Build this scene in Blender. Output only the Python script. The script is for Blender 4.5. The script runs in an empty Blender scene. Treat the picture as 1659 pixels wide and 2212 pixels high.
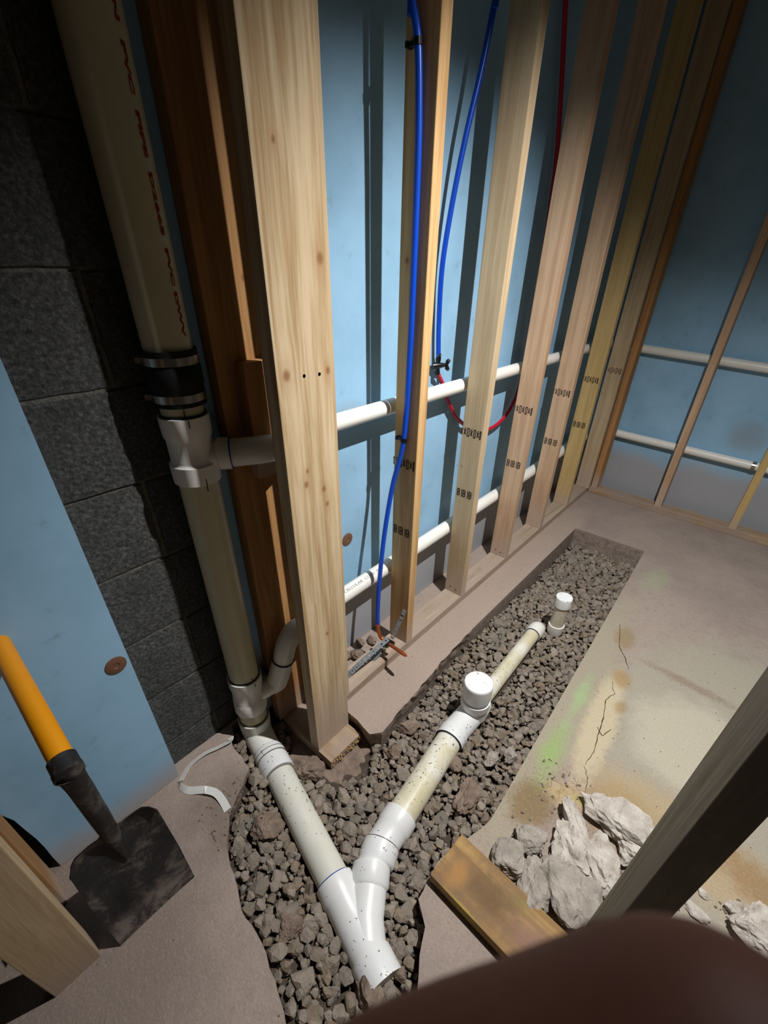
import bpy, bmesh, math, random
from mathutils import Vector, Matrix, noise
from mathutils.geometry import tessellate_polygon
random.seed(7)
C = bpy.context.scene.collection
SC = bpy.context.scene
PI = math.pi
def R(a): return math.radians(a)

# ------------------------------------------------------------------ camera
CAM = Vector((0.77823, -0.98630, 1.35043))
F_PX = 965.974
PPX, PPY = 829.5 + 12.071, 1106 + 78.585
WX = Vector((0.757087, 0.371434, -0.537454))      # rows: world axes in (right, down, forward)
WY = Vector((0.653011, -0.405157, 0.639863))
WZ = Vector((0.019914, -0.835395, -0.549289))
right = Vector((WX[0], WY[0], WZ[0])).normalized()
down = Vector((WX[1], WY[1], WZ[1])).normalized()
fwd = Vector((WX[2], WY[2], WZ[2])).normalized()
cd = bpy.data.cameras.new('camera')
cam = bpy.data.objects.new('camera', cd); C.objects.link(cam)
M = Matrix((right, -down, -fwd)).transposed().to_4x4(); M.translation = CAM
cam.matrix_world = M
cd.sensor_fit = 'VERTICAL'; cd.sensor_height = 24.0; cd.sensor_width = 18.0
cd.lens = F_PX * 24.0 / 2212.0
cd.shift_x = -12.071 / 2212.0; cd.shift_y = 78.585 / 2212.0
cd.clip_start = 0.003; cd.clip_end = 50
cd.dof.use_dof = True; cd.dof.focus_distance = 1.5; cd.dof.aperture_fstop = 16
SC.camera = cam

# ------------------------------------------------------------------ world, light, exposure
w = bpy.data.worlds.new('world'); SC.world = w; w.use_nodes = True
w.node_tree.nodes['Background'].inputs[0].default_value = (1.0, 0.94, 0.84, 1)
w.node_tree.nodes['Background'].inputs[1].default_value = 0.074
ld = bpy.data.lights.new('work_light', 'SPOT'); ld.energy = 215; ld.color = (0.985, 0.985, 1.0)
ld.shadow_soft_size = 0.012; ld.spot_size = R(132); ld.spot_blend = 1.0
lo = bpy.data.objects.new('work_light', ld); C.objects.link(lo)
LIGHT = Vector((0.82, 0.09, 2.14)); lo.location = LIGHT
lo.rotation_euler = (Vector((0.62, 0.32, 0.0)) - LIGHT).to_track_quat('-Z', 'Y').to_euler()
SC.view_settings.view_transform = 'Standard'; SC.view_settings.look = 'None'
SC.view_settings.gamma = 1; SC.view_settings.use_curve_mapping = False
SC.view_settings.exposure = 0.0

def bp(u, v, ax, val):
    """where the sight line through photo point (u, v) meets a real plane (ax = val)"""
    d = right * (u - PPX) + down * (v - PPY) + fwd * F_PX
    t = (val - CAM[ax]) / d[ax]
    return CAM + d * t
def flo(u, v, z=0.0): return bp(u, v, 2, z)

# ------------------------------------------------------------------ object helpers
def tag(o, label=None, cat=None, group=None, kind=None):
    if label: o['label'] = label
    if cat: o['category'] = cat
    if group: o['group'] = group
    if kind: o['kind'] = kind
    return o
def empty(name, loc=(0, 0, 0), label=None, cat=None, group=None):
    o = bpy.data.objects.new(name, None); C.objects.link(o); o.location = loc
    o.empty_display_size = 0.02
    return tag(o, label, cat, group)
def wloc(p):
    v = Vector(p.location)
    while p.parent: p = p.parent; v += p.location
    return v
class MB:
    def __init__(s): s.v = []; s.f = []
    def add(s, vs, fs):
        n = len(s.v); s.v += [tuple(x) for x in vs]; s.f += [tuple(i + n for i in f) for f in fs]; return s
    def box(s, a, b):
        x0, y0, z0 = a; x1, y1, z1 = b
        return s.add([(x0,y0,z0),(x1,y0,z0),(x1,y1,z0),(x0,y1,z0),(x0,y0,z1),(x1,y0,z1),(x1,y1,z1),(x0,y1,z1)],
                     [(0,3,2,1),(4,5,6,7),(0,1,5,4),(1,2,6,5),(2,3,7,6),(3,0,4,7)])
    def rings(s, cs, cap0=True, cap1=True, n=24):
        """cs: list of (centre, direction, radius); swept circle"""
        ref = None; base = len(s.v); vs = []; fs = []
        for (c, d, r) in cs:
            d = Vector(d).normalized()
            if ref is None:
                ref = d.orthogonal().normalized()
            ref = (ref - d * ref.dot(d)).normalized(); b = d.cross(ref)
            for i in range(n):
                a = 2 * PI * i / n
                vs.append(Vector(c) + (ref * math.cos(a) + b * math.sin(a)) * r)
        for k in range(len(cs) - 1):
            for i in range(n):
                j = (i + 1) % n
                fs.append((k*n+i, k*n+j, (k+1)*n+j, (k+1)*n+i))
        if cap0: fs.append(tuple(reversed(range(n))))
        if cap1: fs.append(tuple((len(cs)-1)*n + i for i in range(n)))
        return s.add(vs, fs)
    def tube(s, pts, r, n=20, cap0=True, cap1=True):
        pts = [Vector(p) for p in pts]; cs = []
        for i, p in enumerate(pts):
            a = pts[max(i-1, 0)]; b = pts[min(i+1, len(pts)-1)]
            rr = r[i] if isinstance(r, (list, tuple)) else r
            cs.append((p, b - a, rr))
        return s.rings(cs, cap0, cap1, n)
    def prof(s, p0, p1, prof, n=28, cap0=True, cap1=True):
        """lathe along p0->p1, prof = [(t, radius)]"""
        p0 = Vector(p0); p1 = Vector(p1); d = p1 - p0
        return s.rings([(p0 + d*t, d, r) for t, r in prof], cap0, cap1, n)
    def obj(s, name, m, parent=None, smooth=False, origin=None, bevel=0, ang=40):
        me = bpy.data.meshes.new(name)
        o3 = Vector(origin) if origin is not None else Vector((0, 0, 0))
        me.from_pydata([tuple(Vector(v) - o3) for v in s.v], [], s.f); me.update()
        if bevel:
            bm = bmesh.new(); bm.from_mesh(me)
            bmesh.ops.bevel(bm, geom=bm.edges[:], offset=bevel, segments=2, profile=0.6, affect='EDGES')
            bm.to_mesh(me); bm.free()
        if smooth:
            me.polygons.foreach_set('use_smooth', [True] * len(me.polygons))
            try: me.set_sharp_from_angle(angle=R(ang))
            except Exception: pass
        me.materials.append(m)
        o = bpy.data.objects.new(name, me); C.objects.link(o); o.location = o3
        if parent: o.parent = parent; o.location = o3 - wloc(parent)
        return o
def bez(pts, n=8):
    """Catmull-Rom through points"""
    P = [Vector(p) for p in pts]; P = [P[0]*2 - P[1]] + P + [P[-1]*2 - P[-2]]; out = []
    for i in range(1, len(P) - 2):
        for k in range(n):
            t = k / n; a, b, c, d = P[i-1], P[i], P[i+1], P[i+2]
            out.append(0.5 * ((2*b) + (c - a)*t + (2*a - 5*b + 4*c - d)*t*t + (3*b - a - 3*c + d)*t**3))
    out.append(P[-2]); return out
def arc(a, corner, b, n=8):
    a, c, b = Vector(a), Vector(corner), Vector(b)
    return [a*(1-t)**2 + c*2*t*(1-t) + b*t*t for t in [i/n for i in range(n+1)]]

# ------------------------------------------------------------------ material helpers
class NT:
    def __init__(s, name):
        s.m = bpy.data.materials.new(name); s.m.use_nodes = True; s.t = s.m.node_tree
        s.b = s.t.nodes['Principled BSDF']; s.l = s.t.links
    def n(s, typ, **k):
        nd = s.t.nodes.new(typ)
        for a, v in k.items():
            if a == 'inp':
                for i, x in v.items():
                    if hasattr(x, 'is_output') or isinstance(x, bpy.types.NodeSocket): s.l.new(x, nd.inputs[i])
                    else: nd.inputs[i].default_value = x
            else: setattr(nd, a, v)
        return nd
    def co(s, kind='Object'): return s.n('ShaderNodeTexCoord').outputs[kind]
    def mapv(s, vec, scale=(1,1,1), loc=(0,0,0), rot=(0,0,0), typ='POINT'):
        nd = s.n('ShaderNodeMapping', vector_type=typ); s.l.new(vec, nd.inputs[0])
        nd.inputs['Location'].default_value = loc; nd.inputs['Rotation'].default_value = rot; nd.inputs['Scale'].default_value = scale
        return nd.outputs[0]
    def noise(s, vec, sc, det=4, rough=.55, dist=0):
        nd = s.n('ShaderNodeTexNoise', inp={0: vec, 'Scale': sc, 'Detail': det, 'Roughness': rough, 'Distortion': dist}); return nd.outputs['Fac']
    def ramp(s, fac, stops, interp='LINEAR'):
        nd = s.n('ShaderNodeValToRGB'); s.l.new(fac, nd.inputs[0]); nd.color_ramp.interpolation = interp
        e = nd.color_ramp.elements
        while len(e) > 1: e.remove(e[-1])
        e[0].position = stops[0][0]; e[0].color = c4(stops[0][1])
        for p, c in stops[1:]:
            x = e.new(p); x.color = c4(c)
        return nd.outputs[0]
    def math(s, op, a, b=0.0, clamp=False):
        nd = s.n('ShaderNodeMath', operation=op, use_clamp=clamp)
        for i, x in enumerate((a, b)):
            if isinstance(x, bpy.types.NodeSocket): s.l.new(x, nd.inputs[i])
            else: nd.inputs[i].default_value = x
        return nd.outputs[0]
    def mix(s, fac, a, b, mode='MIX'):
        nd = s.n('ShaderNodeMix', data_type='RGBA', blend_type=mode)
        for i, x in ((0, fac), (6, a), (7, b)):
            if isinstance(x, bpy.types.NodeSocket): s.l.new(x, nd.inputs[i])
            else: nd.inputs[i].default_value = c4(x) if i else x
        return nd.outputs[2]
    def rng(s, v, a, b, c=0.0, d=1.0):
        nd = s.n('ShaderNodeMapRange', interpolation_type='SMOOTHSTEP', inp={0: v, 1: a, 2: b, 3: c, 4: d}); return nd.outputs[0]
    def spot(s, vec, x, y, rx, ry, rot=0, soft=.5, nz=None, amt=.5, plane='xy'):
        """mask of a stain: 1 inside an ellipse with a ragged edge"""
        if plane == 'yz': vec = s.n('ShaderNodeCombineXYZ', inp={0: s.sep(vec)[1], 1: s.sep(vec)[2]}).outputs[0]
        if plane == 'xz': vec = s.n('ShaderNodeCombineXYZ', inp={0: s.sep(vec)[0], 1: s.sep(vec)[2]}).outputs[0]
        v = s.mapv(vec, scale=(rx, ry, 1e4), loc=(x, y, 0), rot=(0, 0, R(rot)), typ='TEXTURE')
        ln = s.n('ShaderNodeVectorMath', operation='LENGTH', inp={0: v}).outputs['Value']
        if nz is not None: ln = s.math('ADD', ln, s.math('MULTIPLY', s.math('SUBTRACT', nz, .5), amt * 2))
        return s.rng(ln, 1.0, 1.0 - soft)
    def sep(s, v):
        return s.n('ShaderNodeSeparateXYZ', inp={0: v}).outputs
    def bump(s, h, strength=.3, dist=.002):
        nd = s.n('ShaderNodeBump', inp={'Height': h, 'Strength': strength, 'Distance': dist}); s.l.new(nd.outputs[0], s.b.inputs['Normal'])
    def done(s, col, rough=.7, spec=.3, metal=0):
        for k, x in (('Base Color', col), ('Roughness', rough)):
            if isinstance(x, bpy.types.NodeSocket): s.l.new(x, s.b.inputs[k])
            else: s.b.inputs[k].default_value = c4(x) if k == 'Base Color' else x
        s.b.inputs['Specular IOR Level'].default_value = spec; s.b.inputs['Metallic'].default_value = metal
        return s.m
def lin(c):
    return tuple((x/12.92 if x <= .04045 else ((x+.055)/1.055)**2.4) for x in c)
def c4(c):
    if isinstance(c, str):
        c = lin([int(c[i:i+2], 16)/255 for i in (0, 2, 4)])
    if isinstance(c, (int, float)): c = (c, c, c)
    return tuple(c[:3]) + (1.0,)

def wood(name, light, dark, axis='z', streak=1.0, knots=(), dust=None, stain=None, rough=.72, plane='yz', spots=()):
    t = NT(name); co = t.co(); rnd = t.n('ShaderNodeObjectInfo').outputs['Random']
    off = t.n('ShaderNodeCombineXYZ', inp={0: t.math('MULTIPLY', rnd, 7.3), 1: t.math('MULTIPLY', rnd, 3.1), 2: t.math('MULTIPLY', rnd, 11.0)}).outputs[0]
    v = t.n('ShaderNodeVectorMath', operation='ADD', inp={0: co, 1: off}).outputs[0]
    s1 = {'z': (1, 1, .045), 'y': (1, .045, 1), 'x': (.045, 1, 1)}[axis]
    warp = t.noise(t.mapv(co, {'z': (1, 1, .3), 'y': (1, .3, 1), 'x': (.3, 1, 1)}[axis]), 9, 2, .5)
    vv = t.n('ShaderNodeVectorMath', operation='ADD', inp={0: t.mapv(v, s1), 1: t.n('ShaderNodeCombineXYZ', inp={0: t.math('MULTIPLY', warp, .02), 1: t.math('MULTIPLY', warp, .02), 2: 0.0}).outputs[0]}).outputs[0]
    fine = t.noise(vv, 170, 5, .65)
    band = t.noise(vv, 42, 3, .5, .6)
    blot = t.noise(v, 3.2, 3, .5)
    f = t.math('ADD', t.math('MULTIPLY', fine, .45), t.math('MULTIPLY', band, .75))
    f = t.rng(f, .42, .82)
    col = t.mix(t.math('MULTIPLY', f, streak), light, dark)
    col = t.mix(t.rng(blot, .45, .75), col, t.mix(.22, col, dark))
    for (a, b, r) in knots:
        ring = t.spot(co, a, b, r, r*1.35, 0, .75, fine, .18, plane)
        col = t.mix(t.math('MULTIPLY', ring, .8), col, '7a4f2c')
        halo = t.spot(co, a, b, r*2.6, r*5, 0, .9, fine, .4, plane)
        col = t.mix(t.math('MULTIPLY', halo, .3), col, 'a8784a')
    if dust:
        z = t.sep(co)[2]
        m = t.rng(t.math('ADD', z, t.math('MULTIPLY', blot, .12)), dust, .05)
        col = t.mix(t.math('MULTIPLY', m, .8), col, 'b8a394')
    if stain: col = t.mix(t.rng(t.noise(v, 6, 5, .7), .4, .62), col, stain)
    for (a, b, ra, rb, c, k) in spots: col = t.mix(t.math('MULTIPLY', t.spot(co, a, b, ra, rb, 0, .9, t.noise(co, 30, 4, .7), .5), k), col, c)
    t.bump(f, .25, .001)
    return t.done(col, rough, .25)

def stone_mat(name, a, b, sc=28, wet=None, rough=.9):
    t = NT(name); co = t.co('Object'); rnd = t.n('ShaderNodeObjectInfo').outputs['Random']
    pos = t.n('ShaderNodeNewGeometry').outputs['Position']
    n1 = t.noise(pos, sc, 6, .65); n2 = t.noise(pos, 5, 2, .5); n3 = t.noise(pos, 190, 3, .6)
    col = t.ramp(n1, [(.3, b), (.7, a)])
    col = t.mix(t.math('MULTIPLY', t.rng(n3, .5, .75), .35), col, b)
    if wet: col = t.mix(t.rng(n2, .5, .62), col, wet)
    vc = t.n('ShaderNodeAttribute', attribute_name='tint'); vc.attribute_type = 'GEOMETRY'
    t.bump(t.math('ADD', n1, t.math('MULTIPLY', n3, .5)), .9, .006)
    return t.done(col, rough, .2)

def pk(u, v, r):
    p = bp(u, v, 0, .045); return (p.y + .3865, p.z + .045, r * 1.45)
M_wood_post = wood('pine_post', 'd6bf9a', 'a68558', knots=(pk(619,812,.0085), pk(691,558,.008), pk(708,800,.006), pk(662,1047,.0065), pk(700,1056,.006), pk(707,1088,.005), pk(707,1368,.0045), pk(664,1018,.004), pk(590,300,.004)), dust=.42, streak=.95)
M_wood_a = wood('pine_stud_tan', 'c8b08c', 'a68a66', streak=.7, knots=((-.03, .62, .004), (-.05, 1.35, .008)), dust=.30, plane='xz')
M_wood_b = wood('pine_stud_pink', 'cdac8a', 'a88162', streak=.75, knots=((-.05, 1.26, .010), (-.06, .72, .004)), dust=.30, plane='xz')
M_wood_y = wood('pine_stud_yellow', 'cbad74', 'a98a55', streak=.6, dust=.2)
M_wood_or = wood('orange_stud', 'd8b07a', 'a67a4c', streak=.8, knots=((-.02, 1.3, .008),), dust=.22, plane='xz')
M_wood_dark = wood('brown_stud', 'b98a58', '8a5f36', streak=.8, knots=((-.0, .62, .007), (.03, 1.35, .007)), dust=.2)
M_sill = wood('sill_wood', 'b8a48e', '93806c', axis='y', dust=None, stain='ab9786')
M_sill_x = wood('plate_wood', 'b9a083', '8d7252', axis='x', stain='a39080')
M_wood_grey = wood('grey_post', 'a39883', '6e6048', streak=.9, stain='8b8273')
M_plank = wood('wet_plank', 'b08d58', '80603a', axis='x', stain='84684a', streak=.9, spots=((.13, .07, .10, .06, '6a5234', .75), (.26, .06, .09, .07, '8c6a5c', .7), (.20, .11, .05, .03, '7f7242', .5), (.05, .05, .04, .06, 'c08a48', .5), (.10, .002, .08, .008, 'b09a48', .7)))
M_osb = stone_mat('rough_cut_end', 'c9a66c', '8a6a3c', 60)

def mat_foam():
    t = NT('blue_foam_board'); p = t.n('ShaderNodeNewGeometry').outputs['Position']
    n1 = t.noise(p, 4, 5, .6); n2 = t.noise(p, 60, 4, .7); n3 = t.noise(p, 16, 5, .7)
    col = t.mix(t.rng(n1, .35, .7), '98c0db', '8bb3cc')
    col = t.mix(t.math('MULTIPLY', t.rng(n3, .60, .74), .5), col, '7a8f99')
    col = t.mix(t.math('MULTIPLY', t.rng(n2, .55, .8), .25), col, 'a6c6d4')
    z = t.sep(p)[2]
    yy = t.sep(p)[1]
    lim = t.rng(yy, -.75, -.5, -.20, .02)
    m = t.rng(t.math('SUBTRACT', t.math('ADD', z, t.math('MULTIPLY', t.math('SUBTRACT', n1, .5), .25)), lim), .34, .20)
    col = t.mix(t.math('MULTIPLY', m, .8), col, 'a79e98')
    for (y, zz, r1, r2) in ((.62, .35, .12, .10), (1.0, .30, .2, .10), (-.05, .95, .12, .05)):
        col = t.mix(t.math('MULTIPLY', t.spot(p, y, zz, r1, r2, 0, .8, n3, .6, 'yz'), .35), col, '93908c')
    col = t.mix(t.math('MULTIPLY', t.spot(p, .72, .52, .14, .12, 0, .8, n3, .6, 'xz'), .5), col, '8b8b88')
    t.bump(n2, .15, .001)
    return t.done(col, .6, .3)
M_foam = mat_foam()
M_foam_edge = NT('foam_cut_edge').done('9cc6da', .8, .2)

def mat_block():
    t = NT('concrete_block'); p = t.n('ShaderNodeNewGeometry').outputs['Position']
    n1 = t.noise(p, 120, 6, .8); n2 = t.noise(p, 9, 3, .6)
    vo = t.n('ShaderNodeTexVoronoi', inp={0: p, 'Scale': 95.0}).outputs['Distance']
    col = t.ramp(n1, [(.35, '3a3a37'), (.5, '555552'), (.7, '7c7c78')])
    col = t.mix(t.rng(n2, .4, .7), col, t.mix(.35, col, '3a3d3d'))
    t.bump(t.math('ADD', n1, t.math('MULTIPLY', vo, .8)), 1.0, .004)
    return t.done(col, .95, .1)
M_block = mat_block()
M_mortar = stone_mat('mortar', '7d7a72', '58564f', 60)

def mat_floor():
    t = NT('concrete_slab'); p = t.n('ShaderNodeNewGeometry').outputs['Position']
    n1 = t.noise(p, 3.5, 5, .6); n2 = t.noise(p, 38, 6, .7); n3 = t.noise(p, 11, 6, .65, .3); n4 = t.noise(p, 160, 4, .7)
    col = t.mix(t.rng(n1, .35, .68), 'a8978a', '9b8b80')
    col = t.mix(t.math('MULTIPLY', t.rng(n2, .45, .75), .4), col, '8a7a6d')
    z = t.sep(p)[2]
    n3 = t.math('ADD', t.math('MULTIPLY', n3, .65), t.math('MULTIPLY', n2, .35))
    def S(x, y, rx, ry, rot, c, k, soft=.6, nz=None, amt=.45):
        nonlocal col
        m = t.spot(p, x, y, rx, ry, rot, soft, n3 if nz is None else nz, amt)
        col = t.mix(t.math('MULTIPLY', m, k), col, c)
    # dusty shelf beside the stud wall and the left room
    S(.07, .6, .14, 1.5, 0, 'b09c8c', .7, .3)
    S(-.05, -1.25, .6, .5, 0, '85766c', .8, .5)
    S(.1, -.72, .28, .16, 20, '78685d', .7, .5)
    # right slab: olive dust, scraped cream strip, orange bloom, moss, old seam
    S(1.15, .40, .58, .75, 0, 'a79f8c', .85, .35)
    S(1.00, .36, .26, .26, -8, 'bfb69f', .85, .45)
    S(1.02, .02, .38, .16, -8, 'b39d78', .8, .6)
    S(.86, -.03, .16, .14, 8, 'a68c62', .75, .7)
    S(.60, .30, .12, .85, 2, 'a69c84', .8, .4)
    S(.665, -.17, .085, .11, -10, '86704c', .85, .6, n2, .5)
    S(.722, .25, .066, .35, 5, 'c8b997', .85, .5, n2, .35)
    S(.715, .50, .05, .07, 20, 'a58453', .75, .7, n2, .4)
    S(.655, .74, .055, .10, 10, '97825f', .8, .6, n2, .5)
    S(.755, .36, .03, .05, 0, '98713e', .6, .8, n2, .4)
    S(.74, -.08, .09, .06, 10, 'c0a673', .7, .7, n2, .6)
    S(.640, .03, .052, .17, 3, '93b066', .85, 1.0, n3, .8)
    S(.628, .30, .034, .20, 3, '9fb880', .75, 1.0, n3, .8)
    S(.64, 1.28, .09, .20, 0, 'a3ae86', .5, 1.0)
    S(.79, -.06, .06, .03, 20, '95a55a', .6, .9, n2, .9)
    S(.92, .645, .25, .032, -3, '8f7d68', .75, .8, n2, .8)
    S(1.22, .02, .22, .09, -20, '96764f', .75, .8, n2, .6)
    col = t.mix(t.math('MULTIPLY', t.rng(n2, .64, .72), .4), col, '5e5145')
    col = t.mix(t.rng(z, -.003, -.02), col, t.mix(t.rng(n2, .4, .6), 'a08f82', '85766a'))
    vn = t.noise(p, 26, 5, .7, 1.5)
    root = t.math('MULTIPLY', t.rng(t.math('ABSOLUTE', t.math('SUBTRACT', vn, .5)), .022, .004), t.spot(p, .74, -.10, .24, .17, 0, .8, n2, .5))
    col = t.mix(t.math('MULTIPLY', root, .7), col, '6f5434')
    col = t.mix(t.math('MULTIPLY', t.rng(n4, .50, .72), .28), col, '6f6357')
    col = t.mix(t.math('MULTIPLY', t.rng(n4, .48, .30), .22), col, 'cbbfb0')
    t.bump(t.math('ADD', n2, t.math('MULTIPLY', n4, .6)), .8, .004)
    return t.done(col, .85, .25)
M_floor = mat_floor()
M_soil = stone_mat('damp_soil', '5e5247', '3c342d', 40)
M_chunk = stone_mat('broken_concrete', 'd8cfc3', 'a3978a', 22)
M_chunk_g = stone_mat('grey_concrete_chunk', 'b8aea1', '8a8075', 22)
M_chunk_br = stone_mat('dusty_concrete_chunk', '9b8878', '6b5a4e', 22)
M_grav = [stone_mat('gravel_grey', '988c7f', '776c60'), stone_mat('gravel_brown', '93836f', '74675a', 28, '7d766b'), stone_mat('gravel_pale', 'a39686', '82766a')]

def mat_pvc(name, base, yellow, k=.5, specks=True, stain='8a6a3a', th=.70):
    t = NT(name); p = t.n('ShaderNodeNewGeometry').outputs['Position']
    n1 = t.noise(p, 9, 4, .6, .5); n2 = t.noise(p, 22, 5, .7); n3 = t.math('MULTIPLY', t.noise(p, 120, 2, .5), t.rng(t.noise(p, 7, 1, .5), .3, .6, .9, 1.06))
    col = t.mix(t.math('MULTIPLY', t.rng(n1, .35, .65), k), base, yellow)
    col = t.mix(t.math('MULTIPLY', t.rng(n2, .60, .78), k*.6), col, stain)
    if specks: col = t.mix(t.math('MULTIPLY', t.rng(n3, th, th + .03), .85), col, '3a3026')
    return t.done(col, t.mix(n2, (.28,)*3, (.42,)*3), .45)
M_pvc = mat_pvc('white_pvc', 'e9e9e6', 'dcdad4', .3, True, 'b3a894')
M_pvc_clean = mat_pvc('clean_pvc', 'ebe8de', 'e2ddcf', .3, False, 'd5cdbb')
M_pvc_cream = mat_pvc('cream_pvc', 'd3cca8', 'c9be96', .5, False, 'bba277')
M_pvc_old = mat_pvc('stained_pvc', 'e6e2d4', 'd0c59f', .9, True, '9a7a45', .685)
M_pvc_aged = mat_pvc('yellowed_pvc', 'dfddd0', 'd3d0bd', .6, True, 'b9b097')
def plain(name, c, rough=.5, spec=.4, metal=0): return NT(name).done(c, rough, spec, metal)
M_ink = plain('black_marker_ink', '0d0f16', .5)
M_inkb = plain('blue_primer', '123a8c', .4)
M_stamp = plain('lumber_stamp_ink', '3a2f2b', .9, .1)
M_redink = plain('red_print', '9a3a1c', .8, .1)
M_greyink = plain('grey_print', '8d8d8d', .8, .1)
M_rub = plain('black_rubber', '0b0b0b', .65, .3)
M_steel = plain('stainless_band', 'b5b0a6', .28, .5, 1)
M_galv = plain('galvanised_strap', '7d8386', .45, .5, .3)
M_blue = plain('blue_pex', '0b45b8', .32, .5)
M_red = plain('red_pex', 'b3122c', .32, .5)
M_blk = plain('black_plastic', '0c0c0e', .35, .5)
M_cop = plain('copper', 'c4693a', .3, .5, .7)
M_dark = plain('hole_black', '080706', 1, 0)
M_tape = plain('white_strap', 'dcd9d2', .4, .4)
M_yel = plain('yellow_fibreglass', 'e8960a', .38, .5)
def mat_blade():
    t = NT('blackened_steel'); p = t.n('ShaderNodeNewGeometry').outputs['Position']
    n = t.noise(p, 14, 6, .7, .4); n2 = t.noise(p, 70, 4, .7)
    col = t.ramp(n, [(.35, '1d1d1e'), (.52, '2d2c2c'), (.66, '6d645c')])
    z = t.sep(p)[2]
    col = t.mix(t.math('MULTIPLY', t.rng(z, .10, .0), t.rng(n, .35, .6)), col, '8a7d74')
    col = t.mix(t.math('MULTIPLY', t.rng(n2, .55, .8), .3), col, '6b6058')
    t.bump(n2, .2, .001)
    return t.done(col, .55, .4, .25)
M_blade = mat_blade()
M_plate = plain('rusty_washer', '7d5a45', .6, .4, .3)
def mat_skin():
    t = NT('skin'); p = t.co(); n = t.noise(p, 900, 4, .6)
    t.bump(n, .15, .0003)
    return t.done(t.mix(n, '69402f', '5a3427'), .6, .3)
M_skin = mat_skin()
M_nail = plain('nail', 'c79b88', .35, .5)
M_dim = plain('dim_drywall', '5d5a54', .9, .1)

# ------------------------------------------------------------------ floor slab with its trench
def ring_world():
    px = lambda L: [flo(*p).to_2d() for p in L]
    saw = [(.137, 1.51), (.521, 1.525), (.560, .60), (.597, -.29)]
    b1 = [(.590, -.33), (.560, -.40), (.548, -.46)]
    b2 = px([(925,1905),(900,1945),(915,2000),(905,2100),(895,2175)]) + [(.72, -.80), (.80, -.88), (.86, -1.0)]
    b3 = [(.60, -.965)] + px([(620,2212),(600,2150),(565,2040),(520,1960),(490,1830),(495,1760)]) + [(-.019, -.708), (-.05, -.655), (-.10, -.655), (-.186, -.64)]
    b4 = [(-.225, -.60), (-.228, -.45), (-.225, -.311), (-.10, -.309), (.05, -.311), (.112, -.312), (.150, -.318), (.178, -.285), (.172, -.21), (.163, -.086), (.145, .10), (.137, .35)]
    out = []
    def seg(L, rough):
        for p in L: out.append((Vector((p[0], p[1])), rough))
    seg(saw, 0); seg(b1, 1); seg(b2, 1); seg(b3, 1); seg(b4, 1)
    return out
RW = ring_world(); hole = []; rough = []
for i, (p, r) in enumerate(RW):
    q, r2 = RW[(i + 1) % len(RW)]; L = (q - p).length; n = max(1, int(L / .022))
    for k in range(n):
        pt = p.lerp(q, k / n); rr = 1 if (r and r2) else 0
        if rr:
            j = noise.noise_vector(Vector((pt.x * 22, pt.y * 22, 3.3))) * .009 + noise.noise_vector(Vector((pt.x * 60, pt.y * 60, 1.3))) * .004
            pt = pt + j.to_2d()
        hole.append(pt); rough.append(rr)
FX0, FX1, FY0, FY1 = -.235, 2.6, -2.2, 2.2
outer = [Vector((FX0, FY0)), Vector((FX1, FY0)), Vector((FX1, FY1)), Vector((FX0, FY1))]
allp = outer + hole
tri = tessellate_polygon([[v.to_3d() for v in outer], [v.to_3d() for v in reversed(hole)]])
nH = len(hole); idx = list(range(4)) + [4 + nH - 1 - i for i in range(nH)]
fm = MB(); vs = [(p.x, p.y, 0) for p in allp]; fs = []
for t3 in tri:
    f = tuple(idx[i] for i in t3)
    a, b, c = [Vector(vs[i]) for i in f]
    if (b - a).cross(c - a).z < 0: f = f[::-1]
    fs.append(f)
cen = Vector((.35, .3))
base = len(vs); DEP = [-.012, -.045, -.08, -.13]
for li, dz in enumerate(DEP):
    for i in range(nH):
        p = hole[i]; a = hole[i-1]; b = hole[(i+1) % nH]; tn = (b - a).normalized(); nr = Vector((tn.y, -tn.x))  # outward
        o = .003
        k = rough[i]
        j = noise.noise(Vector((p.x * 25, p.y * 25, dz * 40)))
        o = (.001 + .002 * li) if not k else (.002 + .006 * li + .012 * j)
        sgn = -1
        vs.append((p.x + nr.x * o * sgn, p.y + nr.y * o * sgn, dz + (.004 * j if k else 0)))
for li in range(len(DEP)):
    for i in range(nH):
        j = (i + 1) % nH
        t0 = 4 if li == 0 else base + (li - 1) * nH; b0 = base + li * nH
        fs.append((t0 + i, t0 + j, b0 + j, b0 + i))
fm.add(vs, fs); floor = fm.obj('floor', M_floor); tag(floor, kind='structure')
MB().box((-.30, -2.2, -.20), (2.6, 2.2, -.125)).obj('trench_bed', M_soil).__setitem__('kind', 'structure')

def inside(x, y, poly=hole):
    c = False; j = len(poly) - 1
    for i in range(len(poly)):
        a, b = poly[i], poly[j]
        if (a.y > y) != (b.y > y) and x < (b.x - a.x) * (y - a.y) / (b.y - a.y) + a.x: c = not c
        j = i
    return c
def edge_dist(x, y):
    d = 9
    for i in range(0, nH, 1):
        a = hole[i]; d = min(d, (a.x - x)**2 + (a.y - y)**2)
    return math.sqrt(d)

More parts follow.
